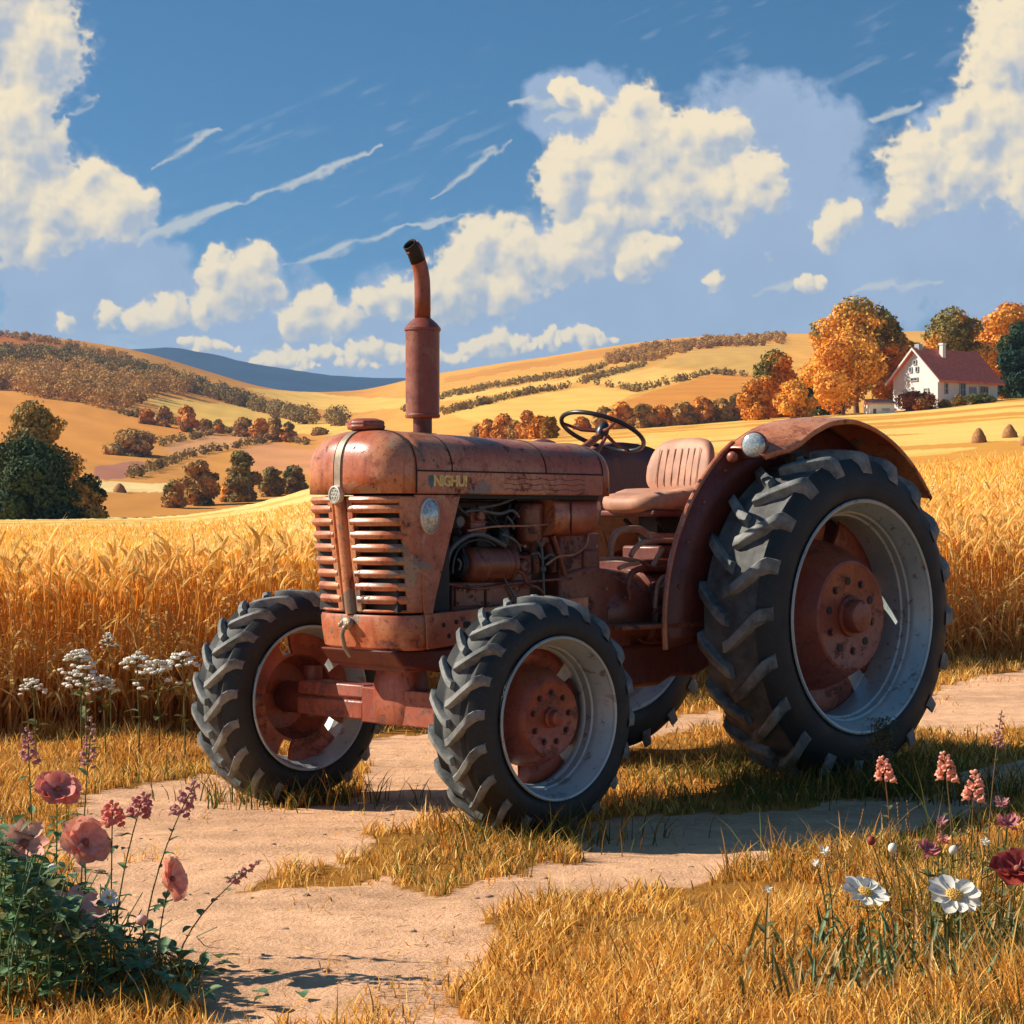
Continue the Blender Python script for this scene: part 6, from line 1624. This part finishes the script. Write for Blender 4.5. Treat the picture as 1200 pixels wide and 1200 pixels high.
FL = [
 # left corner
 ('pink_flower', 'rose red open flower, topmost big bloom of the left corner cluster', 'flower', 67, 927, 5.7, 'cup', 46, 'rose', (0.3, -0.6, 0.75), dict(bx=-0.02, leaves=5)),
 ('pink_flower', 'salmon pink flower with pointed petals at the left edge', 'flower', 28, 989, 5.55, 'star', 52, 'salmon', (0.2, -0.75, 0.65), dict(bx=-0.02)),
 ('pink_flower', 'large salmon cup shaped flower in the middle of the left cluster', 'flower', 99, 988, 5.6, 'cup', 52, 'salmon', (0.5, -0.6, 0.6), dict(bx=-0.01)),
 ('pink_flower', 'salmon red flower seen from the side, farthest right of the left cluster', 'flower', 200, 1031, 5.55, 'cup', 44, 'salmon', (0.85, -0.3, 0.35), dict(bx=-0.05)),
 ('pale_flower', 'pale pink flower with salmon heart low in the left corner', 'flower', 86, 1072, 5.4, 'star', 62, 'pale', (0.1, -0.75, 0.65), {}),
 ('flower_spike', 'rosy bud spike standing above the left corner flowers, left one', 'flower', 32, 852, 5.9, 'spike', 18, 'mauve', (0, 0, 1), dict(blen=48, leaves=2)),
 ('flower_spike', 'rosy bud spike standing above the topmost red bloom', 'flower', 108, 838, 5.9, 'spike', 16, 'mauve', (0, 0, 1), dict(blen=70, leaves=3, bx=-0.05)),
 ('flower_spike', 'short dusky bud spike between the salmon cup and the path', 'flower', 132, 938, 5.6, 'spike', 24, 'rose', (0, 0, 1), dict(blen=36, leaves=3, bx=-0.02)),
 ('flower_spike', 'dusky pink bud spike leaning right over the path', 'flower', 170, 928, 5.6, 'spike', 24, 'magenta', (0, 0, 1), dict(blen=38, leaves=3, bx=-0.10)),
 ('flower_spike', 'pink bud spike leaning farthest up over the path', 'flower', 230, 914, 5.6, 'spike', 22, 'mauve', (0, 0, 1), dict(blen=56, leaves=3, bx=-0.16)),
 ('flower_spike', 'thin bud spike reaching low and right over the path', 'flower', 306, 1008, 5.5, 'spike', 15, 'mauve', (0, 0, 1), dict(blen=52, leaves=3, bx=-0.24, stem='brownstem')),
 ('small_flower', 'tiny white flower under the salmon blooms', 'flower', 128, 1052, 5.42, 'daisy', 22, 'white', (0.3, -0.7, 0.6), dict(leaves=2)),
 ('small_flower', 'tiny cream flower at the foot of the left cluster', 'flower', 62, 1018, 5.45, 'ball', 12, 'white', (0.3, -0.7, 0.6), dict(leaves=2)),
 ('small_flower', 'pink bud lying low beside the pale pink flower', 'flower', 166, 1078, 5.35, 'ball', 13, 'pale', (0.6, -0.5, 0.5), dict(leaves=3)),
 # white umbels before the wheat
 ('white_umbel', 'small bluish white flower head alone at the left edge of the wheat', 'flower', 38, 796, 10.6, 'umbel', 27, 'white', (0, 0, 1), dict(leaves=2, leafmat='leafo', leafL=0.08, stemr=0.003)),
 ('white_umbel', 'upper left white flower head in front of the wheat', 'flower', 92, 762, 10.9, 'umbel', 34, 'white', (0, 0, 1), dict(leaves=2, leafmat='leafo', leafL=0.08, stemr=0.003)),
 ('white_umbel', 'big white flower head below the upper left one in the wheat', 'flower', 98, 782, 10.7, 'umbel', 38, 'white', (0, 0, 1), dict(leaves=2, leafmat='leafo', leafL=0.08, stemr=0.003)),
 ('white_umbel', 'white flower head drooping right beside the big one', 'flower', 120, 794, 10.7, 'umbel', 28, 'white', (0, 0, 1), dict(leaves=2, leafmat='leafo', leafL=0.08, stemr=0.003)),
 ('white_umbel', 'left white flower head of the flat trio near the front tyre', 'flower', 160, 766, 10.9, 'umbel', 32, 'white', (0, 0, 1), dict(leaves=2, leafmat='leafo', leafL=0.08, stemr=0.003)),
 ('white_umbel', 'middle white flower head of the flat trio near the front tyre', 'flower', 184, 775, 10.8, 'umbel', 38, 'white', (0, 0, 1), dict(leaves=2, leafmat='leafo', leafL=0.08, stemr=0.003)),
 ('white_umbel', 'right white flower head of the flat trio near the front tyre', 'flower', 214, 764, 10.9, 'umbel', 34, 'white', (0, 0, 1), dict(leaves=2, leafmat='leafo', leafL=0.08, stemr=0.003)),
 ('white_umbel', 'faint pale flower head high among the wheat stalks', 'flower', 127, 745, 11.2, 'umbel', 16, 'white', (0, 0, 1), dict(leaves=1, leafmat='leafo', leafL=0.08, stemr=0.002)),
 # right corner
 ('daisy', 'white daisy tilted left, left one of the two big daisies', 'flower', 1014, 1047, 5.5, 'daisy', 62, 'white', (0.25, -0.38, 0.85), dict(leaves=3, bx=0.03, leafmat='leafo')),
 ('daisy', 'wide open white daisy with yellow centre, right one of the two big daisies', 'flower', 1118, 1050, 5.5, 'daisy', 68, 'white', (0.15, -0.50, 0.8), dict(leaves=3, bx=0.02, leafmat='leafo')),
 ('small_flower', 'little white flower above the left daisy, upper of the pair', 'flower', 966, 1000, 5.8, 'puff', 16, 'white', (-0.1, -0.5, 0.8), dict(leaves=1, leafmat='leafo', bx=0.04)),
 ('small_flower', 'little white flower above the left daisy, lower of the pair', 'flower', 957, 1013, 5.8, 'puff', 12, 'white', (-0.3, -0.6, 0.6), dict(leaves=1, leafmat='leafo', bx=0.05)),
 ('flower_bud', 'brown round bud on a bent stem above the left daisy', 'flower', 1021, 985, 5.8, 'ball', 10, 'deep', (0, -0.3, 0.9), dict(leaves=1, leafmat='leafo', bx=0.08, stem='brownstem')),
 ('flower_bud', 'white round bud above the gap between the daisies', 'flower', 1046, 994, 5.7, 'ball', 11, 'white', (0, -0.3, 0.9), dict(leaves=1, leafmat='leafo', bx=0.05)),
 ('flower_bud', 'white tilted bud above the right daisy', 'flower', 1117, 996, 5.7, 'ball', 10, 'white', (0.5, -0.3, 0.9), dict(leaves=1, leafmat='leafo')),
 ('pink_flower', 'frilly dusky pink flower above and left of the right daisy', 'flower', 1086, 1000, 5.7, 'puff', 38, 'magenta', (0.2, -0.5, 0.8), dict(leaves=4, leafmat='leafo', bx=0.03)),
 ('pink_flower', 'small salmon flower leaning over the frilly pink one', 'flower', 1102, 986, 5.75, 'puff', 24, 'salmon', (0.4, -0.5, 0.7), dict(leaves=2, leafmat='leafo', bx=0.03)),
 ('pink_flower', 'magenta flower near the right edge above the deep red one', 'flower', 1180, 968, 5.8, 'puff', 40, 'magenta', (0.1, -0.5, 0.8), dict(leaves=4, leafmat='leafo')),
 ('red_flower', 'deep red flower cut by the right edge', 'flower', 1192, 1020, 5.6, 'cup', 52, 'deep', (0.0, -0.5, 0.8), dict(leaves=4, leafmat='leafo')),
 ('pink_flower', 'small mauve flower left of the magenta one', 'flower', 1103, 966, 6.0, 'puff', 18, 'mauve', (0, -0.5, 0.8), dict(leaves=2, leafmat='leafo')),
 ('pink_flower', 'small mauve flower above the magenta one', 'flower', 1173, 944, 6.0, 'puff', 22, 'mauve', (0, -0.5, 0.8), dict(leaves=2, leafmat='leafo')),
 ('flower_spike', 'salmon bud spike in front of the rear tyre', 'flower', 1034, 886, 6.4, 'spike', 20, 'salmon', (0, 0, 1), dict(blen=36, leaves=1, bx=0.05, leafmat='leafo', stem='brownstem')),
 ('flower_spike', 'tall salmon bud spike right of the rear tyre', 'flower', 1106, 880, 6.3, 'spike', 20, 'salmon', (0, 0, 1), dict(blen=42, leaves=2, bx=0.05, leafmat='leafo', stem='brownstem')),
 ('flower_spike', 'salmon bud spike with brown base beside the tall one', 'flower', 1143, 902, 6.2, 'spike', 20, 'salmon', (0, 0, 1), dict(blen=44, leaves=2, leafmat='leafo', stem='brownstem')),
 ('flower_spike', 'highest thin pink spike at the right against the sandy path', 'flower', 1174, 832, 6.4, 'spike', 12, 'mauve', (0, 0, 1), dict(blen=50, leaves=1, bx=-0.03, leafmat='leafo', stem='brownstem')),
 ('small_flower', 'cream seed tuft right of the left daisy pair', 'flower', 1154, 990, 5.7, 'puff', 14, 'white', (0, -0.3, 1), dict(leaves=2, leafmat='leafo')),
 ('small_flower', 'yellow small flower left of the left daisy', 'flower', 900, 1046, 5.6, 'puff', 12, 'white', (0, -0.4, 1), dict(leaves=1, leafmat='leafo')),
]
for i, (nm, lb, ct, u, v, d, kd, w, mt, fc, kw) in enumerate(FL): flower(nm, lb, ct, u, v, d, kd, w, mt, fc, seed=300 + i, **kw)
def greens():
    rg = random.Random(9); mb = MB()
    for k in range(850):     # leafy undergrowth in the left corner
        u = abs(rg.gauss(0, 105)) - 15; d = rg.uniform(5.15, 5.75)
        x = (u - 600) / FOC * d; z0 = float(groundz(x, d)); t_ = rg.random() ** 0.8
        hmax = 0.40 * max(0.10, 1 - max(0, u + 10) / 260.0) * (1 if rg.random() < 0.9 else 1.25)
        z = z0 + hmax * t_; a = rg.uniform(0, 6.28); L = rg.uniform(0.035, 0.075)
        leaf_into(mb, (x, d, z), (math.cos(a), math.sin(a) - 0.25, rg.uniform(-0.1, 1.0)), L, L * rg.uniform(0.45, 0.8), rg, 0 if rg.random() < 0.8 else 1)
    for k in range(120):
        u = abs(rg.gauss(0, 95)) - 15; d = rg.uniform(5.15, 6.05); x = (u - 600) / FOC * d; z0 = float(groundz(x, d))
        h = 0.40 * max(0.15, 1 - max(0, u + 10) / 260.0); mb.tube([(x, d, z0), (x + rg.uniform(-.03, .03), d - 0.02, z0 + h * 0.5), (x + rg.uniform(-.05, .07), d - 0.03, z0 + h)], 0.0018, 5, 0)
    o = mb.build('leafy_undergrowth', [M['leafg'], M['leafo']], None, ang=70, fix=False); tag(o, kind='stuff')
    mb = MB()
    for k in range(420):     # broad grass and leaves among the daisies
        u = rg.choice([rg.gauss(1120, 75), rg.gauss(1185, 40), rg.gauss(1000, 60)]); d = rg.uniform(5.2, 6.0); x = (u - 600) / FOC * d; z0 = float(groundz(x, d)); a = rg.uniform(0, 6.28)
        leaf_into(mb, (x, d, z0), (math.cos(a) * 0.4, math.sin(a) * 0.4, 1.0), rg.uniform(0.08, 0.22), rg.uniform(0.006, 0.014), rg, 0 if rg.random() < 0.35 else (1 if rg.random() < 0.6 else 2))
    o = mb.build('meadow_leaves', [M['leafg'], M['leafo'], m_petal('straw_leaf', (0.42, 0.24, 0.07), (0.60, 0.38, 0.12), 0.3)], None, ang=70, fix=False); tag(o, kind='stuff')
    # tall bare seed stems at the right
    mb = MB()
    for k in range(22):
        u = rg.uniform(970, 1230); d = rg.uniform(5.6, 6.6); x = (u - 600) / FOC * d; z0 = float(groundz(x, d)); h = rg.uniform(0.16, 0.36); lx = rg.uniform(-0.06, 0.06)
        P = [(x, d, z0), (x + lx * 0.3, d, z0 + h * 0.5), (x + lx, d - 0.02, z0 + h)]; mb.tube(P, [0.0014, 0.0011, 0.0006], 5)
        for j in range(5): mb.ball((x + lx * (1 - 0.04 * j), d - 0.02, z0 + h * (1 - 0.035 * j)), (0.003, 0.003, 0.006), 3)
    o = mb.build('seed_stems', M['brownstem'], None, ang=70, fix=False); tag(o, kind='stuff')
    # upright weed against the rear wheel
    rt = empty('tall_weed', (*gpt(1034, 934), 0)); tag(rt, 'olive bushy weed standing in front of the rear rim', 'plant')
    d = rt.location.y; h = 92 * d / FOC; mb = MB()
    for k in range(9): mb.tube([(rg.uniform(-.04, .04), rg.uniform(-.03, .03), 0), (rg.uniform(-.05, .05), 0, h * 0.5), (rg.uniform(-.07, .07), 0, h * rg.uniform(0.8, 1.05))], 0.002, 4)
    mb.build('stem', M['brownstem'], rt, fix=False)
    mb = MB()
    for k in range(620):
        t_ = rg.random(); r_ = 0.095 * (1 - t_ * 0.6) ; a = rg.uniform(0, 6.28); p = (rg.gauss(0, r_ * 0.6), rg.gauss(0, r_ * 0.5), h * t_)
        leaf_into(mb, p, (math.cos(a), math.sin(a), rg.uniform(0.2, 1.4)), rg.uniform(0.018, 0.035), 0.009, rg, 0)
    mb.build('foliage', M['leafo'], rt, fix=False)
greens()
# ------------------------------------------------------------------ far air
HAZE = 0.00015
if HAZE:
    mb = MB(); mb.box((-5200, -60, -12), (5200, 3300, 275))
    hm = bpy.data.materials.new('air'); hm.use_nodes = True; ht = hm.node_tree; ht.nodes.clear()
    ho = ht.nodes.new('ShaderNodeOutputMaterial'); hv = ht.nodes.new('ShaderNodeVolumePrincipled')
    hv.inputs['Color'].default_value = (0.40, 0.64, 0.95, 1); hv.inputs['Density'].default_value = HAZE; hv.inputs['Anisotropy'].default_value = 0.0
    ht.links.new(hv.outputs[0], ho.inputs['Volume'])
    o = mb.build('haze', hm, None, smooth=False); tag(o, kind='stuff')
